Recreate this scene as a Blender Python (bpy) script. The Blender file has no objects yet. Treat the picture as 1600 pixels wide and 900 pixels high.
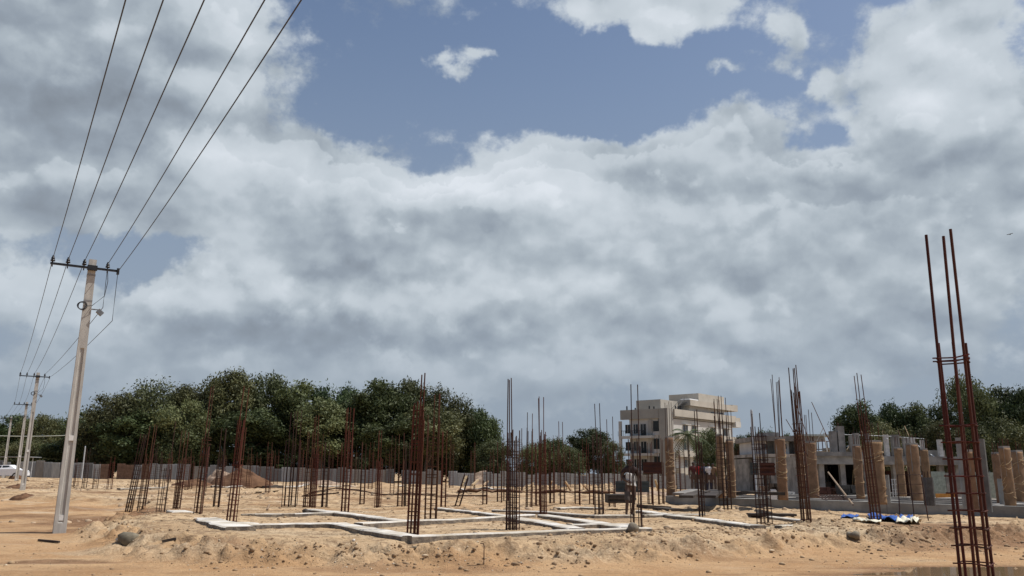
import bpy, math, random
import numpy as np
from mathutils import Vector, Matrix, Euler
random.seed(7); rng = np.random.default_rng(7)
C = bpy.context.scene.collection
sc = bpy.context.scene
R = math.radians

# ------------------------------------------------------------------ camera
F = 1280.0; PITCH = R(12.75); ROLL = R(.42); CAMZ = 1.6      # focal length in pixels of a 1600 wide frame
cam = bpy.data.cameras.new('camera'); cam.sensor_width = 36; cam.lens = 36 * F / 1600
cam.clip_start = .1; cam.clip_end = 3000
co = bpy.data.objects.new('camera', cam); C.objects.link(co)
co.matrix_world = Matrix.Translation((0, 0, CAMZ)) @ Matrix.Rotation(R(90) + PITCH, 4, 'X') @ Matrix.Rotation(ROLL, 4, 'Z')
sc.camera = co
def ray(px, py):                                             # survey helpers: photo measurements to world metres
    a = (px - 800) / F; b = (450 - py) / F; c, s = math.cos(ROLL), math.sin(ROLL)
    x = a * c - b * s; y = a * s + b * c
    return (x, math.cos(PITCH) - y * math.sin(PITCH), math.sin(PITCH) + y * math.cos(PITCH))
def on_z(px, py, z):
    d = ray(px, py); t = (z - CAMZ) / d[2]; return Vector((d[0] * t, d[1] * t, z))
def on_y(px, py, Y):
    d = ray(px, py); t = Y / d[1]; return Vector((d[0] * t, Y, CAMZ + d[2] * t))

# ------------------------------------------------------------------ light
SUN_EL, SUN_AZ = R(60), R(84)                                # azimuth clockwise from +Y
sd = Vector((math.sin(SUN_AZ) * math.cos(SUN_EL), math.cos(SUN_AZ) * math.cos(SUN_EL), math.sin(SUN_EL)))
sl = bpy.data.lights.new('sun', 'SUN'); sl.energy = 4.8; sl.angle = R(.6); sl.color = (1, .965, .91)
so = bpy.data.objects.new('sun', sl); C.objects.link(so); so.rotation_euler = sd.to_track_quat('Z', 'Y').to_euler()
sc.view_settings.view_transform = 'Standard'; sc.view_settings.look = 'None'
sc.view_settings.exposure = 0; sc.view_settings.gamma = 1; sc.view_settings.use_curve_mapping = False
sc.cycles.max_bounces = 5; sc.cycles.use_denoising = True

# ------------------------------------------------------------------ sky: clear Nishita sky with a cumulus layer
world = bpy.data.worlds.new('World'); sc.world = world; world.use_nodes = True
NT = world.node_tree; NT.nodes.clear(); world.cycles.sampling_method = 'NONE'
class G:                                                      # tiny node-graph helper
    def __init__(s, nt): s.nt = nt
    def n(s, t, ins=(), **kw):
        nd = s.nt.nodes.new(t)
        for k, v in kw.items(): setattr(nd, k, v)
        for i, v in (ins.items() if isinstance(ins, dict) else enumerate(ins)):
            if v is None: continue
            if isinstance(v, bpy.types.NodeSocket): s.nt.links.new(v, nd.inputs[i])
            else: nd.inputs[i].default_value = v
        return nd
    def m(s, op, *a, clamp=False): return s.n('ShaderNodeMath', a, operation=op, use_clamp=clamp).outputs[0]
    def v(s, op, *a):
        nd = s.n('ShaderNodeVectorMath', a, operation=op)
        return nd.outputs['Value'] if op in ('DOT_PRODUCT', 'LENGTH') else nd.outputs[0]
    def noise(s, vec, scale, detail=5, rough=.55, col=False, lac=2.0):
        nd = s.n('ShaderNodeTexNoise', {'Vector': vec, 'Scale': scale, 'Detail': detail, 'Roughness': rough, 'Lacunarity': lac})
        return nd.outputs['Color' if col else 'Fac']
    def step(s, x, lo, hi, a=0., b=1., smooth=True):
        nd = s.n('ShaderNodeMapRange', {0: x, 1: lo, 2: hi, 3: a, 4: b}, interpolation_type='SMOOTHSTEP' if smooth else 'LINEAR')
        return nd.outputs[0]
    def mix(s, f, a, b, blend='MIX'):
        nd = s.nt.nodes.new('ShaderNodeMix'); nd.data_type = 'RGBA'; nd.blend_type = blend
        for i, v in ((0, f), (6, a), (7, b)):
            if isinstance(v, bpy.types.NodeSocket): s.nt.links.new(v, nd.inputs[i])
            else: nd.inputs[i].default_value = v if i == 0 else (*v[:3], 1)
        return nd.outputs[2]
def angles(px, py):
    x, y, z = ray(px, py); l = math.sqrt(x * x + y * y + z * z)
    return math.atan2(x, y) * 12.8, math.asin(z / l) * 12.8
def blobs(g, uv, lst, start):
    acc = start
    for (px, py, rx, ry, a) in lst:
        u, w = angles(px, py); sx, sy = 100 / rx, 100 / ry
        q = g.n('ShaderNodeVectorMath', (uv, (sx, sy, 0), (-u * sx, -w * sy, 0)), operation='MULTIPLY_ADD').outputs[0]
        e = g.m('POWER', math.exp(-1), g.v('DOT_PRODUCT', q, q))
        acc = g.m('MULTIPLY_ADD', e, a, acc)
    return acc
DENS = [(110, 110, 300, 170, 1.5), (20, 290, 190, 70, .9), (380, 30, 55, 70, .6), (290, 225, 75, 65, .9), (180, 300, 150, 60, .8),
        (430, 300, 150, 62, 1.2), (610, 330, 150, 60, 1.3), (480, 240, 30, 25, .45), (790, 310, 120, 60, 1.1), (920, 290, 150, 70, 1.1), (1090, 280, 150, 85, 1.1), (1150, 200, 55, 45, .7),
        (1330, 330, 200, 90, 1.1), (1440, 110, 110, 85, 1.15), (1540, 190, 130, 60, 1.1), (1390, 190, 55, 40, .6), (1580, 300, 130, 80, .7),
        (600, 420, 300, 90, 1.2), (950, 430, 350, 130, 1.3), (1270, 450, 230, 110, .75), (320, 470, 85, 52, .85), (500, 540, 250, 55, 1.0),
        (900, 560, 330, 60, .8), (220, 495, 42, 50, .6), (60, 460, 110, 50, .75), (1010, 8, 215, 46, 1.2), (1245, 38, 26, 24, .75),
        (700, 118, 40, 16, .62), (755, 98, 34, 14, .55), (1140, 97, 42, 15, .62), (1222, 90, 28, 22, .55), (1292, 130, 26, 26, .65), (450, 600, 420, 50, .7), (780, 560, 60, 35, .6), (1120, 570, 130, 26, .7), (1370, 580, 90, 22, .6), (130, 560, 160, 40, .4), (1480, 440, 140, 70, .3), (1500, 330, 160, 60, .6), (930, 220, 60, 30, .3), (1500, 20, 60, 50, .5),
        (230, 385, 85, 50, -.75), (700, 265, 60, 30, -.5), (1290, 240, 50, 30, -.4), (90, 380, 120, 34, -.45), (40, 540, 80, 30, -.2), (190, 440, 40, 40, -.25), (560, 150, 120, 80, -.5), (900, 140, 200, 70, -.45), (1310, 225, 55, 24, -.5),
        (1420, 235, 90, 14, -.45), (1230, 150, 80, 60, -.2)]
LIGHT = [(90, 150, 230, 90, -.42), (200, 190, 110, 70, -.15), (40, 60, 90, 30, .22), (300, 30, 90, 50, .2), (60, 300, 160, 40, -.1),
         (395, 40, 45, 60, .3), (300, 215, 75, 55, .5), (420, 265, 110, 40, .38), (620, 290, 120, 35, .38), (760, 285, 80, 40, .42), (440, 340, 200, 25, .05),
         (900, 290, 110, 50, .3), (860, 315, 40, 16, .25), (1150, 290, 110, 50, .22), (1010, 10, 200, 45, .45), (1440, 110, 110, 80, .42), (1530, 150, 110, 40, .3),
         (560, 365, 160, 18, -.14), (540, 400, 160, 18, .05), (560, 432, 170, 16, -.26), (330, 455, 90, 36, .4), (600, 480, 150, 20, .2), (430, 520, 200, 24, -.3),
         (620, 545, 230, 28, -.24), (220, 480, 40, 50, .3), (50, 450, 90, 34, .28), (980, 410, 260, 60, .05), (1150, 500, 300, 50, -.1), (1250, 400, 200, 60, .02),
         (770, 555, 60, 36, .3), (1130, 565, 100, 18, .2), (860, 550, 60, 30, .1), (680, 470, 60, 30, .2), (300, 345, 120, 30, .18), (700, 300, 300, 40, .1), (850, 420, 200, 60, .1), (1500, 250, 200, 40, -.1), (1450, 400, 200, 120, -.1), (1100, 560, 120, 20, .08), (900, 590, 300, 18, .06)]
grp = bpy.data.node_groups.new('cloud_field', 'ShaderNodeTree')
grp.interface.new_socket('Dir', in_out='INPUT', socket_type='NodeSocketVector')
for nm, ty in (('Density', 'NodeSocketFloat'), ('Billow', 'NodeSocketFloat'), ('UV', 'NodeSocketVector')): grp.interface.new_socket(nm, in_out='OUTPUT', socket_type=ty)
g = G(grp); gi = g.n('NodeGroupInput'); go = g.n('NodeGroupOutput')
d0 = gi.outputs[0]
w1 = g.v('SUBTRACT', g.noise(d0, 5.5, 2, .5, True), (.5, .5, .5)); w2 = g.v('SUBTRACT', g.noise(d0, 20, 4, .62, True), (.5, .5, .5))
sx = g.n('ShaderNodeSeparateXYZ', (d0,))
uv = g.n('ShaderNodeCombineXYZ', (g.m('MULTIPLY', g.m('ARCTAN2', sx.outputs[0], sx.outputs[1]), 12.8), g.m('MULTIPLY', g.m('ARCSINE', sx.outputs[2]), 12.8))).outputs[0]
uvw = g.n('ShaderNodeVectorMath', (w1, (1.1, .8, 0), uv), operation='MULTIPLY_ADD').outputs[0]
uvw = g.n('ShaderNodeVectorMath', (w2, (1.0, .8, 0), uvw), operation='MULTIPLY_ADD').outputs[0]
flat = g.v('MULTIPLY', d0, (1, 1, 1.45))
n1 = g.noise(flat, 3.4, 2, .5); n2 = g.noise(flat, 13, 6, .62)
wv = g.n('ShaderNodeVectorMath', (w2, (.05, .05, .05), flat), operation='MULTIPLY_ADD').outputs[0]
vo = g.n('ShaderNodeTexVoronoi', {'Vector': wv, 'Scale': 8.0, 'Detail': 2.0, 'Roughness': .5, 'Lacunarity': 2.3}, feature='F1', normalize=True).outputs['Distance']
soft = g.m('MULTIPLY_ADD', g.m('SUBTRACT', g.noise(flat, 9, 3, .45), .5), 1.2, g.m('MULTIPLY', g.m('SUBTRACT', .40, vo), 2.0))
bil = g.m('MULTIPLY_ADD', g.m('SUBTRACT', n2, .5), .9, g.m('MULTIPLY', g.m('SUBTRACT', .40, vo), 1.7))
base = g.m('MULTIPLY_ADD', g.m('SUBTRACT', n1, .5), 0.9, -.50)
dens = blobs(g, uvw, DENS, g.m('ADD', base, bil))
for i, o in enumerate((dens, soft, uvw)): grp.links.new(o, go.inputs[i])
g = G(NT)
tc = g.n('ShaderNodeTexCoord').outputs['Generated']
dr = g.v('NORMALIZE', tc)
f1 = g.n('ShaderNodeGroup', node_tree=grp); NT.links.new(dr, f1.inputs[0])
f2 = g.n('ShaderNodeGroup', node_tree=grp); NT.links.new(g.v('NORMALIZE', g.v('ADD', dr, (.014, .004, .026))), f2.inputs[0])
D = f1.outputs[0]
wisp = g.noise(g.v('MULTIPLY', dr, (1, 1, 1.3)), 30, 5, .68)
alpha = g.step(g.m('MULTIPLY_ADD', g.m('SUBTRACT', wisp, .5), .7, D), -.12, .36)
lit = blobs(g, f1.outputs[2], [(a, b, c, d, e * .72) for a, b, c, d, e in LIGHT], .60)
relief = g.m('SUBTRACT', f1.outputs[1], f2.outputs[1])                    # sunlit tops, grey undersides of the billows
lit = g.m('MULTIPLY_ADD', g.m('MINIMUM', g.m('MAXIMUM', relief, -.6), .6), .66, lit)
up = g.step(g.m('ADD', relief, g.m('SUBTRACT', D, f2.outputs[0])), -.1, .6)
saw = g.m('SUBTRACT', 1.0, g.m('FRACT', g.m('MULTIPLY_ADD', f1.outputs[1], .2, g.m('MULTIPLY', D, 1.35)))); rim = g.m('MULTIPLY', g.m('MULTIPLY', g.m('MULTIPLY', g.m('POWER', saw, 1.5), g.step(saw, 1.0, .80)), up), g.step(D, 2.2, 3.2, 1, .6))
lit = g.m('MULTIPLY_ADD', rim, .21, lit); lit = g.m('SUBTRACT', lit, g.step(D, .2, 2.0, .03, .08))
big = g.noise(g.v('MULTIPLY', dr, (1, 1, 2.6)), 5.0, 3, .5)
lit = g.m('MULTIPLY_ADD', g.m('SUBTRACT', big, .5), .45, lit)
lit = g.m('MULTIPLY_ADD', g.m('MAXIMUM', g.m('SUBTRACT', lit, .72), 0.0), -.55, lit)
ramp = g.n('ShaderNodeValToRGB', (lit,)); cr = ramp.color_ramp
cr.elements[0].position = 0; cr.elements[0].color = (.215, .247, .29, 1)
cr.elements[1].position = 1; cr.elements[1].color = (.75, .80, .86, 1)
for p, c in ((.3, (.30, .35, .41)), (.55, (.425, .485, .54)), (.8, (.59, .65, .705))):
    e = cr.elements.new(p); e.color = (*c, 1)
cloud = g.n('ShaderNodeBackground', (ramp.outputs[0], 1.0))
sky = g.n('ShaderNodeTexSky', sky_type='NISHITA', sun_disc=False, sun_elevation=SUN_EL, sun_rotation=SUN_AZ, air_density=1.0, dust_density=2.2, ozone_density=2.2, altitude=400)
clear = g.n('ShaderNodeBackground', (sky.outputs[0], .104))
sz = g.n('ShaderNodeSeparateXYZ', (dr,)).outputs[2]
low = g.step(sz, .05, .62, .92, 0.04)                          # thin stratus veil, thickening towards the horizon
alpha = g.m('MULTIPLY', alpha, g.step(sz, .03, .22, .25, .97))
hz = g.n('ShaderNodeBackground', ((.30, .36, .44, 1), 1.0))
m1 = g.n('ShaderNodeMixShader', (low, clear.outputs[0], hz.outputs[0]))
m2 = g.n('ShaderNodeMixShader', (alpha, m1.outputs[0], cloud.outputs[0]))
NT.links.new(m2.outputs[0], g.n('ShaderNodeOutputWorld').inputs[0])

# ------------------------------------------------------------------ materials
MATS = {}
def mat(name, col, rough=.9, var=.25, scale=6., col2=None, bump=0., bscale=30., metal=0., spec=.3, objrand=0., detail=6, coord='Object', stretch=(1, 1, 1), trans=None):
    if name in MATS: return MATS[name]
    m = bpy.data.materials.new(name); m.use_nodes = True; nt = m.node_tree; b = nt.nodes['Principled BSDF']; g = G(nt)
    b.inputs['Roughness'].default_value = rough; b.inputs['Metallic'].default_value = metal; b.inputs['Specular IOR Level'].default_value = spec
    vec = g.v('MULTIPLY', g.n('ShaderNodeTexCoord').outputs[coord], stretch)
    n = g.noise(vec, scale, detail, .6)
    c2 = col2 or tuple(c * (1 - var) for c in col)
    c1 = col if col2 else tuple(min(1, c * (1 + var)) for c in col)
    c = g.mix(g.step(n, .32, .68), c2, c1)
    if objrand:
        r = g.n('ShaderNodeObjectInfo').outputs['Random']
        hsv = g.n('ShaderNodeHueSaturation', {'Value': g.step(r, 0, 1, 1 - objrand, 1 + objrand, False), 'Color': c, 'Hue': g.step(g.m('FRACT', g.m('MULTIPLY', r, 7.3)), 0, 1, .5 - objrand * .05, .5 + objrand * .05, False)})
        c = hsv.outputs[0]
    nt.links.new(c, b.inputs['Base Color'])
    if bump:
        bn = g.n('ShaderNodeBump', {'Strength': bump, 'Distance': .02, 'Height': g.noise(vec, bscale, 5, .65)})
        nt.links.new(bn.outputs[0], b.inputs['Normal'])
    MATS[name] = m; return m
RUST = mat('rusty_steel', (.115, .042, .022), .85, scale=9, col2=(.05, .025, .017), objrand=.35)
RUSTRED = mat('red_rusty_steel', (.125, .034, .018), .85, scale=14, col2=(.06, .021, .014), objrand=.2)
RUSTNEAR = mat('dark_red_steel', (.095, .022, .013), .85, scale=14, col2=(.04, .013, .01), objrand=.2)
RUSTDARK = mat('dark_rusty_steel', (.07, .03, .02), .85, scale=9, col2=(.03, .018, .015), objrand=.3)
CPOLE = mat('pole_concrete', (.50, .475, .43), .9, scale=3, col2=(.38, .36, .325), bump=.25, bscale=40, stretch=(3, 3, .6))
CWHITE = mat('limewashed_concrete', (.68, .65, .60), .92, scale=1.7, col2=(.40, .345, .26), bump=.5, bscale=25)
CGREY = mat('grey_concrete', (.30, .30, .285), .92, scale=1.6, col2=(.20, .20, .19), bump=.4, bscale=20, objrand=.12)
CRAW = mat('raw_concrete', (.36, .34, .31), .93, scale=1.1, col2=(.17, .16, .15), bump=.4, bscale=15, objrand=.15)
BURLAP = mat('wet_burlap', (.27, .165, .095), .95, scale=3, col2=(.17, .105, .062), bump=.6, bscale=40, objrand=.15)
ROPE = mat('coir_rope', (.42, .30, .175), .95, scale=20, var=.3)
BLACK = mat('black_iron', (.018, .02, .024), .5, var=.3)
PORC = mat('brown_insulator', (.022, .02, .02), .3, var=.3)
WIREM = mat('aluminium_cable', (.05, .05, .055), .6, var=.1)
PLYD = mat('dark_shuttering_ply', (.075, .062, .05), .8, scale=4, col2=(.045, .035, .03), objrand=.3)
PLYR = mat('red_brown_ply', (.085, .03, .02), .75, scale=3, col2=(.05, .02, .015))
PLYG = mat('dark_green_sheet', (.075, .085, .08), .7, scale=3, var=.3)
WOODP = mat('pale_timber', (.45, .33, .2), .85, scale=4, col2=(.3, .21, .13), stretch=(1, 1, 8), objrand=.2)
STONE = mat('field_stone', (.25, .21, .155), .95, scale=5, col2=(.14, .12, .09), bump=.5, bscale=12, objrand=.2)
CLOD = mat('soil_clod', (.40, .28, .165), .97, scale=3, col2=(.27, .18, .105), coord='Generated')
SOILB = mat('red_brown_soil', (.16, .085, .045), .97, scale=1.5, col2=(.10, .052, .03), bump=.8, bscale=8)
SOILG = mat('grey_spoil', (.36, .27, .2), .97, scale=2, col2=(.24, .16, .11), bump=.8, bscale=8)
BARK = mat('tree_bark', (.17, .14, .105), .95, scale=6, var=.4)
GLASS = mat('dark_window_glass', (.03, .034, .036), .2, var=.2, spec=.5)
WPAINT = mat('white_car_paint', (.75, .76, .78), .25, var=.03, spec=.5)
TYRE = mat('tyre_rubber', (.02, .02, .02), .9, var=.2)

# ------------------------------------------------------------------ mesh helpers
class MB:
    def __init__(s): s.v = []; s.f = []
    def add(s, vs, fs):
        o = len(s.v); s.v += [tuple(p) for p in vs]; s.f += [tuple(i + o for i in f) for f in fs]; return s
    def box(s, lo, hi, M=None):
        x0, y0, z0 = lo; x1, y1, z1 = hi
        vs = [Vector(p) for p in ((x0, y0, z0), (x1, y0, z0), (x1, y1, z0), (x0, y1, z0), (x0, y0, z1), (x1, y0, z1), (x1, y1, z1), (x0, y1, z1))]
        if M: vs = [M @ p for p in vs]
        return s.add(vs, [(0, 3, 2, 1), (4, 5, 6, 7), (0, 1, 5, 4), (1, 2, 6, 5), (2, 3, 7, 6), (3, 0, 4, 7)])
    def rings(s, rings, cap=True):
        n = len(rings[0]); vs = [p for r in rings for p in r]; fs = []
        for i in range(len(rings) - 1):
            for j in range(n):
                k = (j + 1) % n; fs.append((i * n + j, i * n + k, (i + 1) * n + k, (i + 1) * n + j))
        if cap: fs += [tuple(range(n - 1, -1, -1)), tuple((len(rings) - 1) * n + j for j in range(n))]
        return s.add(vs, fs)
    def tube(s, pts, r, n=6):
        pts = [Vector(p) for p in pts]; rs = r if isinstance(r, (list, tuple)) else [r] * len(pts); out = []
        for i, p in enumerate(pts):
            t = (pts[min(i + 1, len(pts) - 1)] - pts[max(i - 1, 0)]).normalized()
            a = t.cross(Vector((0, 0, 1)) if abs(t.z) < .9 else Vector((1, 0, 0))).normalized(); b = t.cross(a)
            out.append([p + (a * math.cos(k * 2 * math.pi / n) + b * math.sin(k * 2 * math.pi / n)) * rs[i] for k in range(n)])
        return s.rings(out)
    def prism(s, poly, z0, z1):
        return s.rings([[(x, y, z0) for x, y in poly], [(x, y, z1) for x, y in poly]])
    def mesh(s, name, m, smooth=False):
        me = bpy.data.meshes.new(name); me.from_pydata(s.v, [], s.f); me.materials.append(m)
        if smooth: me.shade_smooth()
        me.update(); return me
    def build(s, name, m, parent=None, smooth=False): return link(name, s.mesh(name, m, smooth), parent)
def link(name, me, parent=None, loc=None, rot=None, scale=None):
    o = bpy.data.objects.new(name, me); C.objects.link(o); o.parent = parent
    if loc is not None: o.location = loc
    if rot is not None: o.rotation_euler = rot
    if scale is not None: o.scale = scale
    return o
def tag(o, label=None, cat=None, group=None, kind=None):
    for k, v in (('label', label), ('category', cat), ('group', group), ('kind', kind)):
        if v: o[k] = v
    if cat and not kind: o['kind'] = 'thing'
    return o
def empty(name, loc=(0, 0, 0), rz=0, label=None, cat=None, group=None, rot=None):
    o = bpy.data.objects.new(name, None); C.objects.link(o); o.location = loc; o.rotation_euler = rot or (0, 0, rz); o.empty_display_size = .2
    return tag(o, label, cat, group)
def np_mesh(name, v, f, m, smooth=False):
    me = bpy.data.meshes.new(name); k = f.shape[1]
    me.vertices.add(len(v)); me.vertices.foreach_set('co', np.ascontiguousarray(v, np.float32).ravel())
    me.loops.add(f.size); me.loops.foreach_set('vertex_index', np.ascontiguousarray(f, np.int32).ravel())
    me.polygons.add(len(f)); me.polygons.foreach_set('loop_start', np.arange(0, f.size, k, dtype=np.int32))
    if smooth: me.polygons.foreach_set('use_smooth', np.ones(len(f), bool))
    me.materials.append(m); me.update(calc_edges=True); return me

# ------------------------------------------------------------------ terrain
_T = rng.random((256, 256)).astype(np.float64)
def vnoise(x, y):
    x = np.asarray(x, float); y = np.asarray(y, float)
    xi = np.floor(x).astype(int); yi = np.floor(y).astype(int); fx = x - xi; fy = y - yi
    fx = fx * fx * (3 - 2 * fx); fy = fy * fy * (3 - 2 * fy)
    t = lambda a, b: _T[a & 255, b & 255]
    return (t(xi, yi) * (1 - fx) + t(xi + 1, yi) * fx) * (1 - fy) + (t(xi, yi + 1) * (1 - fx) + t(xi + 1, yi + 1) * fx) * fy
def fbm(x, y, o=4, g=.5):
    s = 0; a = 1; tot = 0
    for i in range(o):
        s = s + a * (vnoise(x * 2 ** i + 17.3 * i, y * 2 ** i + 9.1 * i) - .5); tot += a; a *= g
    return s / tot * 2
def sstep(a, b, x):
    t = np.clip((x - a) / (b - a), 0, 1); return t * t * (3 - 2 * t)
CRX = [-40, -13.2, -11.9, -6.9, -2.4, 3, 6, 10, 15.3, 22, 60]
CRY = [60, 31, 28.5, 17.6, 16.1, 17.4, 18.8, 21.2, 26.5, 30, 34]
FTX = [-60, -14.6, -12.6, -10.6, -7.6, -3.4, -1.2, 3, 6.8, 10.8, 12.6, 22, 60]
FTY = [60, 36, 29, 20, 15.4, 14.6, 14.8, 15.7, 17.8, 19.9, 20.8, 24, 30]
def pad_mask(x, y):
    j = fbm(x * .9 + 3, y * .9, 3) * .5
    foot = np.interp(x, FTX, FTY); crest = np.maximum(np.interp(x, CRX, CRY), foot + .9)
    return sstep(0, 1, (y + j - foot) / (crest - foot))
def bowl(x, y, cx, cy, rx, ry): return np.exp(-((x - cx) / rx) ** 2 - ((y - cy) / ry) ** 2)
HEAPS = []                                                     # (x, y, rx, ry, h) low humps that belong to the ground
def H(x, y):
    x = np.asarray(x, float); y = np.asarray(y, float)
    pm = pad_mask(x, y)
    far = np.interp(np.clip(x, -70, 60) * 105 / np.maximum(y, 105), [-70, -56, -8, 28, 60], [.75, .63, .17, -.17, -.2])
    near = .05 * sstep(14, 20, y) + .05 * (x < -6) * sstep(16, 22, y)
    nearpad = near * (1 - pm) + .35 * pm
    k = sstep(30, 105, y)
    h = nearpad * (1 - k) + far * k
    slope = pm * (1 - pm) * 4 * (.15 + .85 * sstep(.9, .5, pm))
    rough = .010 + .05 * slope + 0.010 * pm + .03 * sstep(24, 40, y)
    h = h + fbm(x * 1.6, y * 1.6, 5, .6) * rough * 1.4 + fbm(x * 4.3 + 7, y * 4.3, 3, .65) * (.19 * slope + .016 * pm) + fbm(x * .35, y * .35, 2) * (.02 * sstep(15, 22, y) + .05 * sstep(28, 36, y)) + fbm(x * .9 + 3, y * .55, 4, .6) * .13 * sstep(25, 34, y) * sstep(120, 80, y)
    lump = np.maximum(fbm(x * 2.6 + 40, y * 2.6, 3, .6), .12) - .12
    h = h + lump * (.40 * slope + .03 * pm * (1 - slope))
    ridge = 1 - np.abs(fbm(x * .8 + 5 + .6 * y, y * 1.1, 3, .6)) * 2.2
    h = h + np.maximum(ridge, 0) * .06 * slope
    # wheel ruts running across the road and on the left track
    rut = np.sin((y - .14 * x) * 7 + 2 * fbm(x * .25, y * .25, 2)) * .5 + .5
    h = h - rut * .018 * (1 - pm) * sstep(12.5, 13.5, y)
    h = h - bowl(x, y, 10.2, 15.0, 3.4, 1.0) * .11
    h = h + bowl(x, y, -8.6, 22.2, 1.6, 1.6) * .18 + bowl(x, y, -6.9, 17.4, 1.8, .9) * .05
    for (a, b, rx, ry, q) in HEAPS: h = h + bowl(x, y, a, b, rx, ry) * q * (1.3 + 1.3 * fbm(x * 2.1, y * 2.1, 4, .65))
    return h
for px, py, z, rx, ry, q in ((760, 876, .1, 1.1, .45, .07), (590, 874, .1, 1.3, .45, .05), (1150, 845, .2, 1.3, .7, .10), (1390, 844, .2, 1.5, .7, .09), (1000, 860, .1, 1.2, .6, .06), (420, 866, .15, 1.0, .5, .03),
                             (1440, 826, .35, 1.4, .5, .02), (1280, 826, .35, 1.2, .7, .12), (1170, 805, .4, 1.4, 1.2, .14), (560, 752, .4, 6, 4, .3), (690, 752, .4, 7, 4, .25), (860, 768, .35, 8, 2, .35), (980, 770, .35, 4, 2, .3), (250, 760, .5, 9, 3, .3), (120, 757, .5, 7, 3, .3), (450, 775, .4, 5, 1.5, .16)):
    p = on_z(px, py, z); HEAPS.append((p.x, p.y, rx, ry, q))
def hz_(x, y): return float(H(np.array([x]), np.array([y]))[0])
def gp(px, py):                                                # ground point seen at a photo pixel
    d = ray(px, py); t = np.geomspace(9, 200, 3000); hx, hy, hz2 = d[0] * t, d[1] * t, CAMZ + d[2] * t
    below = hz2 < H(hx, hy); i = int(np.argmax(below)) if below.any() else len(t) - 1
    return Vector((hx[i], hy[i], float(H(hx[i:i + 1], hy[i:i + 1])[0])))
def lines(fine, lo, hi, step, out_lo, out_hi, growth):
    a = list(np.arange(lo, hi + 1e-6, step)); s = step; l = []; p = lo
    while p > out_lo: s *= growth; p -= s; l.append(p)
    s = step; r = []; p = hi
    while p < out_hi: s *= growth; p += s; r.append(p)
    return np.array(l[::-1] + a + r)
gx = lines(1, -13, 15, .065, -900, 900, 1.045); gy = lines(1, 12.8, 25, .055, -300, 1500, 1.016)
XX, YY = np.meshgrid(gx, gy); ZZ = H(XX, YY)
nx, ny = len(gx), len(gy); idx = np.arange(nx * ny).reshape(ny, nx)
fc = np.stack([idx[:-1, :-1], idx[:-1, 1:], idx[1:, 1:], idx[1:, :-1]], -1).reshape(-1, 4)
sand = bpy.data.materials.new('sandy_soil'); sand.use_nodes = True
g = G(sand.node_tree); b = sand.node_tree.nodes['Principled BSDF']; b.inputs['Roughness'].default_value = .97; b.inputs['Specular IOR Level'].default_value = .12
ob = g.n('ShaderNodeTexCoord').outputs['Object']
zone = g.n('ShaderNodeSeparateColor', (g.n('ShaderNodeAttribute', attribute_name='soil').outputs['Color'],))
nA = g.noise(ob, .55, 6, .6); nB = g.noise(ob, 3.4, 7, .65); nC = g.noise(ob, 19, 5, .7)
c = g.mix(g.step(nA, .35, .65), (.45, .315, .182), (.53, .39, .24))
c = g.mix(g.m('MULTIPLY', g.step(nB, .46, .68), .7), c, (.25, .165, .095))
road = g.mix(g.step(nA, .35, .65), (.37, .22, .11), (.44, .285, .155)); road = g.mix(g.m('MULTIPLY', g.step(g.noise(g.v('MULTIPLY', ob, (.5, 2.4, 1)), 1.6, 6, .65), .5, .7), .5), road, (.48, .31, .16))
c = g.mix(zone.outputs[0], c, road)
damp = g.mix(g.step(nB, .35, .65), (.15, .08, .042), (.25, .145, .08))
grav = g.mix(g.step(nC, .38, .62), (.29, .23, .155), (.54, .435, .30))
c = g.mix(zone.outputs[2], c, grav)
band = g.noise(g.v('MULTIPLY', ob, (.22, .7, 1)), 1.0, 7, .7); yy = g.n('ShaderNodeSeparateXYZ', (ob,)).outputs[1]; farw = g.step(yy, 20, 30, .35, 1.0)
c = g.mix(g.m('MULTIPLY', g.m('MULTIPLY', g.step(band, .51, .60), .8), farw), c, (.19, .11, .058)); c = g.mix(g.m('MULTIPLY', g.m('MULTIPLY', g.step(band, .46, .36), .7), farw), c, (.50, .40, .285))
lump = g.noise(ob, 4.2, 5, .72); c = g.mix(g.m('MULTIPLY', g.m('MULTIPLY', g.step(lump, .50, .60), .8), g.step(zone.outputs[0], .0, .9, 1, .25)), c, (.19, .122, .072))  # dark lumps: damp dug soil, plus their small shadows put into the colour
c = g.mix(zone.outputs[1], c, damp)
c = g.mix(g.m('MULTIPLY', g.step(nC, .56, .72), .5), c, (.56, .45, .31)); c = g.mix(g.m('MULTIPLY', g.step(nC, .46, .3), .4), c, (.2, .125, .07))
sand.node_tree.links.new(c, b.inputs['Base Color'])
bp = g.n('ShaderNodeBump', {'Strength': 1.0, 'Distance': .05, 'Height': g.m('ADD', g.m('MULTIPLY', g.noise(ob, 7, 6, .7), 1.0), g.m('MULTIPLY', nC, .35))})
sand.node_tree.links.new(bp.outputs[0], b.inputs['Normal'])
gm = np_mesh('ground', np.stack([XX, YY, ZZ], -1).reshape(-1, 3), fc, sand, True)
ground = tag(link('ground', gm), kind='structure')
pm = pad_mask(XX, YY); nz = fbm(XX * .5, YY * .9, 4, .6)
orange = np.clip((1 - pm) * sstep(-.5, .1, nz + .35) + .75 * sstep(24, 30, YY) * sstep(46, 32, YY) * sstep(-.2, .35, nz) * (XX < 3), 0, 1)
def zones(lst):
    a = 0 * XX
    for px, py, rx, ry, q in lst:
        p = on_z(px, py, .2); a = np.maximum(a, q * sstep(.25, .75, bowl(XX, YY, p.x, p.y, rx, ry) + .45 * fbm(XX * 1.1, YY * 1.6, 4, .6)))
    return a
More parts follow.
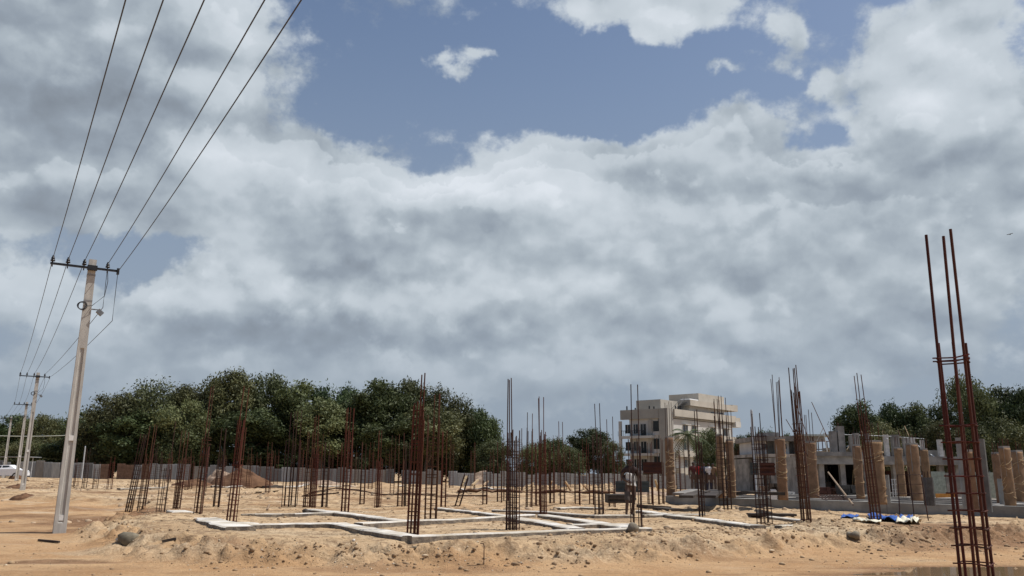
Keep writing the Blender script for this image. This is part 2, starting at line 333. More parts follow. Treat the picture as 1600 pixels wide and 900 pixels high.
brown = zones([(150, 775, 5, .8, .8), (300, 781, 5, .7, .7), (30, 802, 3, .8, .7), (420, 787, 4, .8, .6), (90, 765, 7, 1, .7), (560, 770, 7, 1, .6), (165, 808, 2.2, 3.2, 1.0), (120, 822, 1.6, 1.2, .8), (60, 790, 5, 1.2, .6), (100, 860, 1.2, .3, .9), (1560, 835, 3.2, 2.6, .85), (1480, 845, 1.8, .9, .6), (560, 870, 1.2, .5, .5), (740, 873, 1.1, .5, .5), (1080, 838, 1.2, .6, .6), (340, 855, 1.2, .6, .45),
               (470, 775, 7, .9, .6), (700, 778, 6, 1.6, .75), (620, 788, 3, 2, .4), (830, 765, 9, 1.6, .75), (1400, 889, 2.2, .5, .5), (250, 772, 8, .8, .5), (1090, 858, 2, .3, .3)])
brown = np.maximum(brown, .85 * sstep(-.012, -.035, ZZ) * sstep(17.5, 16.8, YY) * (XX > 3))
slope_ = 4 * pm * (1 - pm)
grav = np.maximum(.6 * slope_ * sstep(-.25, .3, fbm(XX * .7 + 31, YY * .9, 4, .6)), zones([(1080, 812, 2.0, 1.7, .9), (1230, 838, 2.2, .8, .6), (1330, 842, 2, .8, .6), (860, 815, 1.4, .7, .6), (700, 850, 3, .6, .45), (1050, 842, 3, .5, .45), (430, 845, 1.8, .8, .4), (130, 850, 1.0, .5, .45), (1420, 800, 3, .8, .7), (560, 808, 1.2, .6, .5)]))
ca = gm.color_attributes.new('soil', 'FLOAT_COLOR', 'POINT')
ca.data.foreach_set('color', np.stack([orange, brown, grav, 0 * XX + 1], -1).astype(np.float32).ravel())

# puddle in the road's hollow
th = np.linspace(0, 2 * math.pi, 64, endpoint=False)
mb = MB(); mb.add([(10.2 + 5.6 * math.cos(t), 15.0 + 1.75 * math.sin(t), -.035) for t in th], [tuple(range(64))])
WATER = bpy.data.materials.new('muddy_water'); WATER.use_nodes = True; wb = WATER.node_tree.nodes['Principled BSDF']
wb.inputs['Base Color'].default_value = (.19, .125, .07, 1); wb.inputs['Roughness'].default_value = .04; wb.inputs['IOR'].default_value = 1.33; wb.inputs['Specular IOR Level'].default_value = .5
g = G(WATER.node_tree); WATER.node_tree.links.new(g.n('ShaderNodeBump', {'Strength': .04, 'Distance': .01, 'Height': g.noise(g.n('ShaderNodeTexCoord').outputs['Object'], 3, 2, .5)}).outputs[0], wb.inputs['Normal'])
tag(mb.build('puddle', WATER), kind='structure')

# clods and pebbles lying all over the banks: nobody could count them
def rock_mesh(n, seed, squash=.7, amp=.2):
    r = np.random.default_rng(seed); import bmesh
    bm = bmesh.new(); bmesh.ops.create_icosphere(bm, subdivisions=n, radius=1)
    ks = r.normal(size=(7, 3)); ph = r.random(7) * 6
    for v in bm.verts:
        d = np.array(v.co); s = 1 + amp * sum(math.sin(ks[i] @ d * 1.7 + ph[i]) for i in range(7)) / 2.2
        v.co = Vector(d * s * (1, .9, squash))
    vs = np.array([v.co[:] for v in bm.verts]); fs = np.array([[v.index for v in f.verts] for f in bm.faces]); bm.free(); return vs, fs
def scatter(name, label, cat, m, N, accept, smin, smax, seed, box=(-11, 15, 13.2, 31)):
    r = np.random.default_rng(seed); rv, rf = rock_mesh(1, seed); V = []; Fc = []; o = 0
    x = r.uniform(box[0], box[1], N * 6); y = r.uniform(box[2], box[3], N * 6); k = accept(x, y) > r.random(N * 6)
    x, y = x[k][:N], y[k][:N]; z = H(x, y)
    for i in range(len(x)):
        s = smin * (smax / smin) ** (r.random() ** 3); a = r.random() * 6.3; ca_, sa = math.cos(a), math.sin(a)
        q = rv * s * r.uniform(.7, 1.3, 3); q = np.stack([q[:, 0] * ca_ - q[:, 1] * sa, q[:, 0] * sa + q[:, 1] * ca_, q[:, 2]], 1) + (x[i], y[i], z[i] + s * .05)
        V.append(q); Fc.append(rf + o); o += len(rv)
    o_ = link(name, np_mesh(name, np.concatenate(V), np.concatenate(Fc), m)); return tag(o_, label, cat, kind='stuff')
def acc(x, y):
    p = pad_mask(x, y); s = 4 * p * (1 - p); 
    q = 0 * x
    for cx, cy, rx, ry, _ in HEAPS[:8]: q = np.maximum(q, bowl(x, y, cx, cy, rx * 1.2, ry * 1.2))
    return .03 + .3 * s * sstep(-.3, .3, fbm(x * .6, y * .8, 3)) + .95 * q + .10 * p * (fbm(x * .8, y * .8, 3) > .15)
scatter('soil_clods', 'loose brown soil clods scattered over the sandy bank', 'clods', CLOD, 9000, acc, .010, .06, 3)
scatter('pale_pebbles', 'pale pebbles and stone chips strewn on the sand', 'pebbles', mat('pale_pebble', (.52, .45, .35), .95, .3, coord='Generated'), 2200, lambda x, y: acc(x, y) * .9, .009, .03, 4)
scatter('dark_clods', 'dark damp soil crumbs along the foot of the bank', 'clods', mat('damp_clod', (.17, .105, .06), .95, .3, coord='Generated'), 2000, lambda x, y: acc(x, y) * (fbm(x * .7 + 9, y * .7, 3) > .05), .012, .042, 5)

scatter('distant_rubble', 'rubble and broken soil strewn over the middle distance', 'rubble', mat('rubble', (.34, .25, .165), .95, .45, scale=.6, coord='Object'), 3600, lambda x, y: sstep(-.1, .5, fbm(x * .25, y * .25, 3)) * .9 * (np.abs(x + 6) < y * .62), .03, .17, 6, (-40, 22, 25, 75))
# single stones big enough to pick out
def stone(px, py, wpx, label, m=STONE, squash=.7, name='stone', cat='stone'):
    p = gp(px, py); r = wpx * p.y / F / 2; v, f = rock_mesh(3 if squash == 1 else 2, int(px * 7 + py), squash, .16 if squash == 1 else .30)
    o = link(name, np_mesh(name, v * r, f, m, squash == 1)); o.location = p + Vector((0, 0, r * squash * .55)); o.rotation_euler = (0, 0, px); return tag(o, label, cat, 'loose stones on the sand')
stone(202, 848, 27, 'large dark grey boulder at the left foot of the sand bank'); stone(184, 846, 10, 'small white stone touching the large dark boulder', mat('white_stone', (.62, .57, .5), .9, .15))
ball = stone(989, 832, 19, 'round brown stone ball in front of the worker', squash=1.0)
stone(1333, 842, 22, 'grey angular boulder half buried in the right bank'); stone(477, 803, 12, 'dark stone sitting on the thin beam line, left middle', PLYD)
stone(739, 840, 11, 'brown stone just below the front beam, right of the tall cage'); stone(647, 859, 9, 'brown stone on the bank below the tall cage'); stone(866, 820, 8, 'small tan stone in the angle of the white beams')
stone(553, 846, 6, 'small white stone on the bank below the diagonal beam', MATS['white_stone']); stone(1015, 807, 12, 'grey rubble lump right of the walking worker'); stone(665, 870, 9, 'pale flat stone low on the middle bank', mat('tan_stone', (.5, .38, .25), .95, .2), .4)
stone(1205, 862, 11, 'flat pale stone low on the right bank', MATS['tan_stone'], .4); stone(1043, 826, 9, 'pale stone right of the front beam end', MATS['tan_stone'])

# ------------------------------------------------------------------ grade beams
BSIDE = mat('rough_beam_side_shade', (.30, .25, .19), .95, scale=7, col2=(.12, .1, .085), bump=.8, bscale=30)  # rough soiled sides, with their shade also put into the darker colour
def beam(pts, wpx, label, h=.12, m=CWHITE, z=.05, name='grade_beam', taper=0):
    z = z * .95; P = [on_z(*p, .39 + z) for p in pts]
    if P[0].y > 33: P = [gp(*p) for p in pts]
    mb = MB(); path = []
    for i in range(len(P) - 1):
        n = max(2, int((P[i + 1] - P[i]).length / .35))
        path += [P[i].lerp(P[i + 1], k / n) for k in range(n)]
    path.append(P[-1]); rings = []; w = wpx
    for i, p in enumerate(path):
        t = (path[min(i + 1, len(path) - 1)] - path[max(i - 1, 0)]); t.z = 0; t.normalize(); s = Vector((t.y, -t.x, 0))
        ww = w * .5 * (1 + random.uniform(-.2, .16)); top = (p.z if p.y < 33 else hz_(p.x, p.y) + z) + random.uniform(-.006, .006)
        j = random.uniform(-.02, .02)
        rings.append([p + s * (-ww * 1.06 + j) + Vector((0, 0, -.35 + top - p.z)), p + s * (-ww + j) + Vector((0, 0, top - p.z - .02)), p + s * (-ww * .86 + j) + Vector((0, 0, top - p.z)),
                      p + s * (ww * .86 + j) + Vector((0, 0, top - p.z)), p + s * (ww + j) + Vector((0, 0, top - p.z - .02)), p + s * (ww * 1.06 + j) + Vector((0, 0, -.35 + top - p.z))])
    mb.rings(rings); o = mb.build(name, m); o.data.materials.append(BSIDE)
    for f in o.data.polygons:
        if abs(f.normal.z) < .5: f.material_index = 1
    return tag(o, label, 'concrete beam', 'concrete grade beams on the pad')
beam([(276, 797), (325, 810), (377, 823)], .62, 'wide pale beam on the left pad edge under two cages', z=.07)
beam([(384, 819), (460, 817), (536, 817)], .30, 'grey front beam running right from the left corner', z=.06)
beam([(530, 817), (590, 828), (641, 836)], .46, 'broad white diagonal beam down to the tallest cage', z=.06)
beam([(641, 837), (720, 834), (800, 831), (900, 827), (1015, 824)], .24, 'long thin white front beam under the two tall cages', z=.06)
beam([(377, 803), (460, 802), (540, 800)], .17, 'thin white beam behind the dark stone on the left', z=.05)
beam([(484, 795), (540, 801), (600, 809), (640, 814)], .36, 'white diagonal beam under the dark cage, left middle', z=.06)
beam([(560, 817), (640, 813), (700, 811), (760, 808), (830, 803)], .32, 'white cross beam running behind the tallest cage', z=.07)
beam([(684, 793), (740, 799), (800, 806)], .3, 'thin pale beam slanting from the right-leaning cage', z=.05)
beam([(800, 808), (850, 815), (902, 825)], .42, 'white diagonal beam just right of the tall middle cage', z=.06)
beam([(850, 804), (910, 812), (985, 823)], .42, 'white diagonal beam ending at the round stone ball', z=.06)
beam([(890, 819), (930, 818), (985, 818)], .24, 'short white link beam left of the worker', z=.06)
beam([(772, 796), (850, 799), (930, 805), (985, 804)], .26, 'thin white beam passing behind the worker legs', z=.05)
beam([(870, 793), (905, 792), (942, 793)], .34, 'short white beam far left of the worker', z=.05)
beam([(1000, 797), (1050, 804), (1110, 811), (1184, 821)], .36, 'long white diagonal plank-like beam right of the worker', z=.06)
beam([(1005, 804), (1060, 803), (1130, 803)], .2, 'thin white beam crossing right of the worker', z=.05)
beam([(1216, 821), (1242, 819)], .22, 'short loose white beam piece right of the paired panel cage', z=.06)
beam([(1180, 803), (1215, 808), (1255, 812)], .25, 'pale beam in front of the grey plinth wall', z=.05)
for i, (a, b_, l) in enumerate((((185, 765), (258, 763), 'far white beam strip by the leftmost cages'), ((330, 762), (392, 761), 'far white beam strip before the brown spoil heap'), ((430, 760), (480, 758), 'far white beam strip right of the spoil heap'),
                               ((720, 765), (800, 766), 'far white beam strip before the dark ditch'), ((500, 761), (630, 760), 'long far white beam strip in the middle distance'))):
    beam([a, b_], .4, l, z=.1)
mb = MB(); p = gp(379, 825)
ring = lambda k, z: [(p.x + k * (.42 * math.cos(t) * (1 + .2 * math.sin(3 * t))), p.y + k * (.3 * math.sin(t)), p.z + z) for t in np.linspace(0, 6.28, 18, endpoint=False)]
mb.rings([ring(1.1, -.1), ring(1, .05), ring(.7, .11), ring(.3, .13)])
tag(mb.build('mortar_blob', CWHITE, smooth=True), 'rounded white mortar lump at the left front corner', 'mortar')

# ------------------------------------------------------------------ rebar cages
def cyl(n, m, name):
    return MB().rings([[(math.cos(k * 2 * math.pi / n), math.sin(k * 2 * math.pi / n), z) for k in range(n)] for z in (0, 1)]).mesh(name, m)
BARM = {k: cyl(6, k, 'bar') for k in (RUST, RUSTRED, RUSTDARK, RUSTNEAR)}
def ring_mesh(w, d, r, m):
    mb = MB(); o = r * .9
    mb.box((-w / 2 - o, -d / 2 - o, -r), (w / 2 + o, -d / 2 + o, r)); mb.box((-w / 2 - o, d / 2 - o, -r), (w / 2 + o, d / 2 + o, r))
    mb.box((-w / 2 - o, -d / 2 + o, -r * .95), (-w / 2 + o, d / 2 - o, r * .95)); mb.box((w / 2 - o, -d / 2 + o, -r * .95), (w / 2 + o, d / 2 - o, r * .95)); return mb.mesh('stirrup', m)
def cage(base, top_z, w, label, d=None, tall=3, mid=.62, stir=.62, sp=.14, nb=(3, 2), m=RUST, yaw=None, lean=(0, 0), r=.011, single=True, group='column rebar cages', splay=.006, sink=.12, seed=None, taper=0., name='rebar_cage'):
    """base: ground point; top_z: height of the longest bars; mid: lapped bars end at this share; stir: ties reach this share"""
    rr = random.Random(seed if seed is not None else int(base.x * 1000) + int(base.y * 77))
    d = d or w * 1.0; L = top_z - base.z; yaw = rr.uniform(-.25, .25) if yaw is None else yaw
    root = empty(name, base, label=label, cat='rebar cage', group=group); root.rotation_mode = 'ZYX'
    root.rotation_euler = (lean[1], lean[0], yaw)
    pos = [((i / (nb[0] - 1) - .5) * w, (j / max(1, nb[1] - 1) - .5) * d) for j in range(nb[1]) for i in range(nb[0])]
    ids = list(range(len(pos))); rr.shuffle(ids); tallset = set(ids[:tall])
    for i, (x, y) in enumerate(pos):
        l = L * (1 - rr.uniform(0, .03)) if i in tallset else L * mid * rr.uniform(.93, 1.05)
        link('bar', BARM[m], root, (x, y, -sink), (rr.gauss(0, splay) - taper * y * 0, rr.gauss(0, splay) - taper * x, 0), (r, r, l + sink))
        if i in tallset: link('bar', BARM[m], root, (x + r * 2.1, y, -sink), (rr.gauss(0, splay * .5), rr.gauss(0, splay * .5), 0), (r, r, L * mid * rr.uniform(.9, 1.04) + sink))
    n = int(L * stir / sp); rm = ring_mesh(w + 2 * r, d + 2 * r, max(.0042, r * .42), m)
    if single:
        for k in range(n):
            link('stirrup', rm, root, (rr.gauss(0, .003), 0, .03 + k * sp * rr.uniform(.95, 1.05)), (rr.gauss(0, .025), rr.gauss(0, .025), 0))
    else:
        mb = MB(); sm = rm
        for k in range(n):
            Mx = Matrix.Translation((0, 0, .03 + k * sp)); mb.add([Mx @ v.co for v in sm.vertices], [tuple(f.vertices) for f in sm.polygons])
        tag(mb.build('stirrups', m, root), kind='stuff')
    return root
def cg(px, py, ptop, wpx, label, leanpx=0, **k):
    b = gp(px, py); T = on_y(px, ptop, b.y); w = max(.16, min(.5, wpx * b.y / F * .92))
    up = on_y(px, py - 100, b.y).x - b.x   # where a plumb line would drift on the photo
    lean = leanpx * b.y / F / (T.z - b.z) if leanpx else 0
    far = b.y > 31
    k.setdefault('r', .0125 if not far else .0135)
    k.setdefault('m', random.choice((RUST, RUST, RUSTDARK)) if not far else RUST)
    return cage(b, T.z, w, label, lean=(lean, 0), single=not far, sp=k.pop('sp', .13 if not far else .15), **k)
cg(200, 800, 676, 7, 'leftmost rebar cage, leaning right beside the damp soil', 12, tall=4, nb=(2, 2), m=RUSTDARK)
cg(220, 794, 662, 7, 'rust red rebar cage, second from the left edge of the pad', 7, nb=(2, 2))
cg(250, 800, 655, 7, 'narrow dark ladder-like rebar cage left of the wide pale beam', 4, nb=(2, 2), tall=1, mid=.5, m=RUSTDARK, sp=.18)
cg(275, 795, 672, 8, 'grey-brown rebar cage at the far end of the wide pale beam', 4, nb=(3, 2))
cg(309, 803, 601, 9, 'tall rebar cage standing on the wide pale beam', 6, tall=2, nb=(2, 2), mid=.56)
cg(337, 792, 668, 5, 'thin rebar cage above the orange patch, left middle', 3, nb=(2, 2), m=RUSTDARK)
cg(361, 817, 600, 12, 'tall red rebar cage on the left front corner of the beams', 7, tall=2, nb=(3, 2), mid=.72, stir=.5, m=RUSTRED)
cg(452, 791, 640, 21, 'wide rebar cage with few ties, left of the bent rod bundle', 1, nb=(3, 2), tall=4, stir=.3, sp=.3, mid=.7, m=RUSTDARK)
cg(478, 793, 672, 7, 'slim rebar cage directly right of the wide sparse cage', 0, nb=(2, 2))
cg(488, 793, 648, 8, 'rebar cage with dense red bars beside the bent rods', 0, nb=(3, 2), m=RUSTRED)
cg(506, 792, 690, 5, 'short thin rebar cage behind the bent rods', 0, nb=(2, 2))
cg(538, 801, 636, 11, 'dark red rebar cage on the thin beam, centre left', 2, nb=(3, 2), tall=5, mid=.75, stir=.55, m=RUSTRED)
cg(565, 788, 690, 6, 'thin rebar cage between the dark red and orange cages', 0, nb=(2, 2))
cg(590, 793, 672, 8, 'orange rusted rebar cage before the grey fence', 0, nb=(3, 2), m=RUSTRED)
cg(624, 791, 676, 6, 'slim rebar cage just left of the tallest cage', 0, nb=(2, 2)); cg(635, 791, 690, 5, 'thinnest rebar cage almost touching the tallest cage', 0, nb=(2, 2))
cg(644, 836, 582, 16, 'tallest front rebar cage at the end of the broad diagonal beam', 5, tall=2, nb=(4, 2), mid=.78, stir=.76, m=RUSTRED, sp=.115, splay=.002, r=.014, seed=5)
cg(672, 813, 613, 17, 'rebar cage behind and right of the tallest front cage', 2, tall=3, nb=(3, 2), mid=.8, stir=.7)
cg(692, 792, 672, 7, 'bright red rebar cage left of the leaning cage', 0, nb=(2, 2), m=RUSTRED)
cg(714, 791, 738, 7, 'short rebar cage leaning steeply to the right', 14, nb=(2, 2), tall=4, mid=.95, stir=.95, m=RUSTDARK)
cg(757, 788, 728, 6, 'short rebar cage before the boarded spoil heap', 0, nb=(2, 2), stir=.9)
cg(780, 784, 690, 7, 'slim rebar cage at the right end of the spoil heap', 0, nb=(2, 2)); cg(790, 783, 676, 6, 'thin rebar cage just left of the tall middle cage', 0, nb=(2, 2))
cg(801, 828, 589, 18, 'tall middle front rebar cage with three free bars', -1, tall=3, nb=(4, 2), mid=.62, stir=.62, sp=.11, m=RUSTDARK)
cg(826, 793, 643, 8, 'rebar cage right behind the tall middle cage', 1, tall=2, nb=(2, 2), mid=.8)
cg(849, 806, 618, 10, 'rebar cage wrapped by a red bundle at the white beam crossing', -2, tall=3, nb=(3, 2), mid=.7, m=RUSTRED, stir=.5)
cg(840, 790, 690, 6, 'short red rebar cage behind the white beam crossing', 0, nb=(2, 2), m=RUSTRED)
cg(862, 786, 690, 5, 'thin rebar cage in front of the pale fence middle', 0, nb=(2, 2)); cg(879, 787, 658, 7, 'rebar cage with two free bars before the pale fence', -1, tall=2, nb=(2, 2), mid=.6)
cg(902, 788, 706, 7, 'short rebar cage before the leaning white sticks', 0, nb=(2, 2), stir=.9)
cg(936, 804, 627, 12, 'rebar cage with two tall bars left of the worker', -4, tall=2, nb=(3, 2), mid=.72)
cg(924, 788, 690, 6, 'low rebar cage behind the two-bar cage left of the worker', 0, nb=(2, 2), stir=.9)
cg(956, 792, 651, 8, 'rebar cage close behind the worker left shoulder', -1, tall=2, nb=(2, 2), mid=.6)
cg(994, 824, 597, 13, 'tall rebar cage directly in front of the worker', 1, tall=2, nb=(2, 2), mid=.6, stir=.22, sp=.2, m=RUSTDARK)
cg(1016, 788, 690, 7, 'left of two cages carrying the red-brown panel', 0, nb=(2, 2)); cg(1033, 788, 684, 7, 'right of two cages carrying the red-brown panel', 0, nb=(2, 2))
cg(1097, 806, 640, 9, 'rebar cage before the group of distant workers', -1, tall=3, nb=(3, 2), mid=.7)
cg(1134, 796, 618, 13, 'rebar cage in front of the paired burlap columns', -2, tall=3, nb=(3, 2), mid=.85, m=RUSTDARK)
cg(1195, 819, 642, 18, 'dense rebar cage wrapped by the dark red-brown panel', -2, tall=2, nb=(4, 2), mid=.82, stir=.82, sp=.12, m=RUSTDARK)
cg(1259, 814, 570, 11, 'tallest right-hand rebar cage with spreading bars', -6, tall=4, nb=(3, 2), mid=.85, splay=.012, m=RUST)
cg(1369, 816, 583, 11, 'rebar cage leaning left before the big burlap column', -9, tall=3, nb=(3, 2), mid=.75, m=RUST)
cg(131, 762, 700, 5, 'dark rebar cage just right of the nearest utility pole', 0, nb=(2, 2), m=RUSTDARK)
# cages standing further back, between the beams and the fence
FAR = [(118, 760, 716), (148, 764, 722), (170, 765, 712), (236, 758, 690), (245, 763, 705), (289, 766, 700), (297, 764, 712), (263, 752, 706), (317, 768, 690), (346, 762, 700), (388, 763, 698), (402, 756, 706), (418, 769, 690), (430, 757, 702), (468, 762, 686), (497, 764, 676), (515, 758, 700), (528, 766, 690), (552, 760, 695), (556, 757, 706), (578, 764, 690), (604, 760, 698), (612, 771, 680), (655, 764, 690), (668, 758, 690),
       (705, 762, 680), (738, 769, 690), (768, 766, 700), (812, 768, 668), (819, 764, 690), (834, 769, 672), (855, 763, 690), (869, 766, 680), (888, 764, 690), (914, 766, 684), (942, 768, 690), (968, 766, 695), (1060, 768, 690), (1068, 766, 690), (1153, 764, 690), (1160, 762, 700)]
ONES = 'first second third fourth fifth sixth seventh eighth ninth tenth eleventh twelfth thirteenth fourteenth fifteenth sixteenth seventeenth eighteenth nineteenth'.split(); TENS = {2: 'twenty', 3: 'thirty', 4: 'forty'}
def ordinal(n): return ONES[n - 1] if n < 20 else (TENS[n // 10][:-1] + 'ieth' if n % 10 == 0 else TENS[n // 10] + '-' + ONES[n % 10 - 1])
for i, (x, y, t) in enumerate(sorted(FAR)):
    cg(x, y, t, 6, 'thin distant rebar cage, %s from the left before the far fence' % ordinal(i + 1), 0, nb=(2, 2), tall=2, mid=.8, stir=.85, group='distant rebar cages before the fence', r=.013, m=random.choice((RUST, RUST, RUSTRED, RUSTDARK)))
# near cage at the right edge: surveyed bar by bar
def near_cage():
    Y0 = 5.9; b = on_y(1526, 1104, Y0); b.z = hz_(b.x, b.y)
    root = empty('rebar_cage', b, label='large red rebar cage close to the camera at the right', cat='rebar cage', group='column rebar cages')
    def bar(pb, pt, dy, r=.0105):
        A = on_y(*pb, Y0 + dy); B = on_y(*pt, Y0 + dy); t = (b.z - .1 - A.z) / (B.z - A.z); A = A.lerp(B, t); v = B - A
        o = link('bar', BARM[RUSTNEAR], root, A - b, v.to_track_quat('Z', 'Y').to_euler(), (r, r, v.length)); return A, B
    fr = [bar((1500, 895), (1447, 367), .06), bar((1523, 895), (1474, 369), 0), bar((1544.5, 895), (1485, 358), -.06)]
    bk = [bar((1508.5, 895), (1466, 536), .20), bar((1530.5, 895), (1489, 534), .14), bar((1551.5, 895), (1508.5, 536), .08)]
    def at(bar_, z): A, B = bar_; return A.lerp(B, (z - A.z) / (B.z - A.z))
    zs = [.07 + .118 * k for k in range(17)] + [2.42, 2.445]
    for z in zs:
        j = random.gauss(0, .004); P = [at(fr[0], z), at(fr[1], z + j), at(fr[2], z - j), at(bk[2], z), at(bk[1], z), at(bk[0], z)]
        c = sum(P, Vector()) / 6; P = [(c + (q - c) * (1 + .017 / max(.03, (q - c).length))) - b for q in P]
        ends = [P[0] + (P[0] - P[1]).normalized() * .025, P[2] + (P[2] - P[1]).normalized() * .025]
        MB().tube([ends[0], P[1], ends[1]], .0055, 5).tube([P[3], P[4], P[5]], .0055, 5).tube([P[2], P[3]], .005, 5).tube([P[0], P[5]], .005, 5).build('stirrup', RUSTNEAR, root)
    for z in (.4, .9, 1.35):                                   # tie wire twists
        pass
near_cage()

# ------------------------------------------------------------------ utility poles and cables
P1 = Vector((-11.2, 21.2, 0)); P2 = Vector((-28.9, 50, 0)); P3 = Vector((-42.6, 72.6, 0)); P4 = Vector((-58.5, 97, 0)); P0 = Vector((4.45, -4.4, 0))
POLES = [P0, P1, P2, P3, P4]
for p in POLES: p.z = hz_(p.x, p.y) if p.y > 10 else 0
ld = (P1 - P2); ld.z = 0; ld.normalize(); yawp = math.atan2(ld.y, ld.x) + math.pi / 2
PH = 7.0
def utility_pole(base, label, detail=True):
    root = empty('utility_pole', base, yawp, label=label, cat='utility pole', group='concrete utility poles in a row')
    def sect(z):                                               # tapering I-like section with a sunken channel in both wide faces
        k = z / PH; w = .145 - .055 * k; d = .115 - .04 * k; c = .03 if .25 < z < 4.6 else 0
        return [(-w, -d, z), (-w * .45, -d, z), (-w * .35, -d + c, z), (w * .35, -d + c, z), (w * .45, -d, z), (w, -d, z), (w, d, z), (w * .45, d, z), (w * .35, d - c, z), (-w * .35, d - c, z), (-w * .45, d, z), (-w, d, z)]
    mb = MB(); zs = [-.4, .24, .26] + [.6 + i * .35 for i in range(12)] + [4.59, 4.62] + [5, 5.5, 6, 6.5, PH]; mb.rings([sect(z) for z in zs]); mb.build('shaft', CPOLE, root)
    w = .145 - .055 * 2.35 / PH; d = .115 - .04 * 2.35 / PH
    for s in (-1, 1):
        for z in (2.25, .3):
            MB().box((-w * .42, min(s * d * .62, s * d * 1.01), z), (w * .42, max(s * d * .62, s * d * 1.01), z + .13)).build('web_bridge', mat('white_mortar', (.7, .68, .64), .9, .1), root)
    za = PH - .28; x0, x1 = -.98, .62
    arm = MB().box((x0, -.17, za), (x1, -.12, za + .055)).build('crossarm', BLACK, root)
    MB().box((-.12, -.178, za - .03), (.12, -.09, za + .1)).build('clamp', BLACK, arm)
    pins = (-.93, -.58, -.20, .36)
    for x in pins:
        pr = [(.014, -.12), (.014, .02), (.02, .02), (.055, .03), (.055, .06), (.035, .07), (.045, .09), (.04, .13), (.024, .14), (.03, .16), (.018, .18)]
        mb = MB(); mb.rings([[(x + r * math.cos(t), -.135 + r * math.sin(t), za + .06 + z) for t in np.linspace(0, 2 * math.pi, 10, endpoint=False)] for r, z in pr]); mb.build('insulator', PORC, root, True)
    MB().box((x1 - .03, -.19, za - .06), (x1 + .03, -.08, za + .1)).build('end_shackle', BLACK, root)
    if detail:
        mb = MB(); zc = PH - 1.28
        for q in range(4): mb.tube([(-.13 + (.085 + q * .010) * math.cos(t), -.12 + .05 * math.sin(t * 2 + q), zc + (.085 + q * .010) * math.sin(t)) for t in np.linspace(0, 2 * math.pi, 20)], .008, 5)
        mb.build('cable_coil', WIREM, root)
        MB().box((-.05, -.08, -.06), (.07, .08, .05), Matrix.Translation((.3, -.1, zc - .12)) @ Matrix.Rotation(.7, 4, 'Y') @ Matrix.Scale(1.3, 4, (1, 0, 0))).box((.1, -.11, zc - .08), (.3, -.09, zc - .05)).build('stay_bracket', mat('galvanised', (.2, .21, .22), .6, .2, metal=.5), root)
        MB().tube([(.36, -.185, za + .05), (.40, -.2, za - .3), (.36, -.2, za - .7), (.1, -.17, za - .98), (-.1, -.17, za - 1.02)], .009, 5).build('jumper', WIREM, root)
    for z in (PH - .45, PH - 1.15): MB().box((-.1, -.084, z), (.1, .084, z + .05)).build('strap', mat('pole_strap', (.24, .23, .22), .8, .1), root)
    return root
utility_pole(P1, 'nearest and tallest concrete utility pole at the left'); utility_pole(P2, 'second concrete utility pole with a brown soil mound at its foot')
utility_pole(P3, 'third concrete utility pole, behind the second one'); utility_pole(P4, 'farthest concrete utility pole beside the white car', False)
A0 = utility_pole(P0, 'concrete utility pole behind the viewer carrying the cables', False)
Mp = lambda p: Matrix.Translation(p) @ Matrix.Rotation(yawp, 4, 'Z')
for i, (x, l) in enumerate(((-.93, 'leftmost overhead power cable'), (-.58, 'second overhead power cable from the left'), (-.20, 'middle overhead power cable'), (.36, 'fourth overhead power cable, right of the pole'), (.62, 'rightmost and lowest overhead power cable'))):
    pts = []; zt = PH - .28 + (.2 if i < 4 else .02)
    for a, b_ in zip(POLES[:-1], POLES[1:]):
        q0 = Mp(a) @ Vector((x, -.135, zt)); q1 = Mp(b_) @ Vector((x, -.135, zt))
        if i >= 3 and a is not P0: q0 = q0 - Vector((0, 0, (0.0, 0.0, 0, 1.2, 1.35)[i] if a is P1 else .15))
        if i >= 3 and a is P1: pts += [q0.lerp(pts[-1], .5)]
        sag = .35 if i < 3 or a is P0 else .12
        pts += [q0.lerp(q1, t) - Vector((0, 0, 4 * sag * t * (1 - t))) for t in np.linspace(0, 1, 24)]
    tag(MB().tube(pts, .0085, 5).build('power_cable', WIREM), l, 'cable', 'overhead power cables between the poles')
a = on_y(-40, 679, 108); b_ = on_y(110, 680, 108)
tag(MB().tube([a.lerp(b_, t) - Vector((0, 0, .6 * 4 * t * (1 - t) * .3)) for t in np.linspace(0, 1, 12)], .05, 5).build('service_cable', mat('pale_cable', (.45, .47, .4), .7, .1)), 'pale cable stretched across the trees behind the far poles', 'cable')

# ------------------------------------------------------------------ soil heaps
def heap(px, py, wpx, hpx, label, m, depth=.7, seed=1):
    p = gp(px, py); w = wpx * p.y / F / 2; h = hpx * p.y / F; n = 40; vs = []; r = np.random.default_rng(seed)
    u, v = np.meshgrid(np.linspace(-1, 1, n), np.linspace(-1, 1, n)); rad = np.sqrt(u * u + v * v)
    z = np.clip(1 - rad, 0, 1) ** .85 * (1 + .5 * fbm(u * 3 + seed, v * 3, 4, .6)) + .12 * fbm(u * 6 + seed, v * 6, 3)
    X = u * w * 1.15; Yy = v * w * depth * 1.15; Z = z * h - .15 * sstep(.8, 1.1, rad) - .05
    i = np.arange(n * n).reshape(n, n); f = np.stack([i[:-1, :-1], i[:-1, 1:], i[1:, 1:], i[1:, :-1]], -1).reshape(-1, 4)
    o = link('soil_heap', np_mesh('soil_heap', np.stack([X, Yy, Z], -1).reshape(-1, 3), f, m, True), None, p); return tag(o, label, 'soil heap', 'heaps of dug soil')
heap(375, 757, 92, 24, 'long red-brown soil heap before the fence, left middle', SOILB, .5, 3); heap(343, 754, 44, 22, 'pale grey spoil on the left end of the long brown heap', SOILG, .6, 5)
heap(300, 759, 60, 9, 'low brown soil ridge left of the long heap', SOILB, .5, 6); heap(760, 757, 78, 19, 'light spoil heap with boards leaning on it', SOILG, .5, 9)
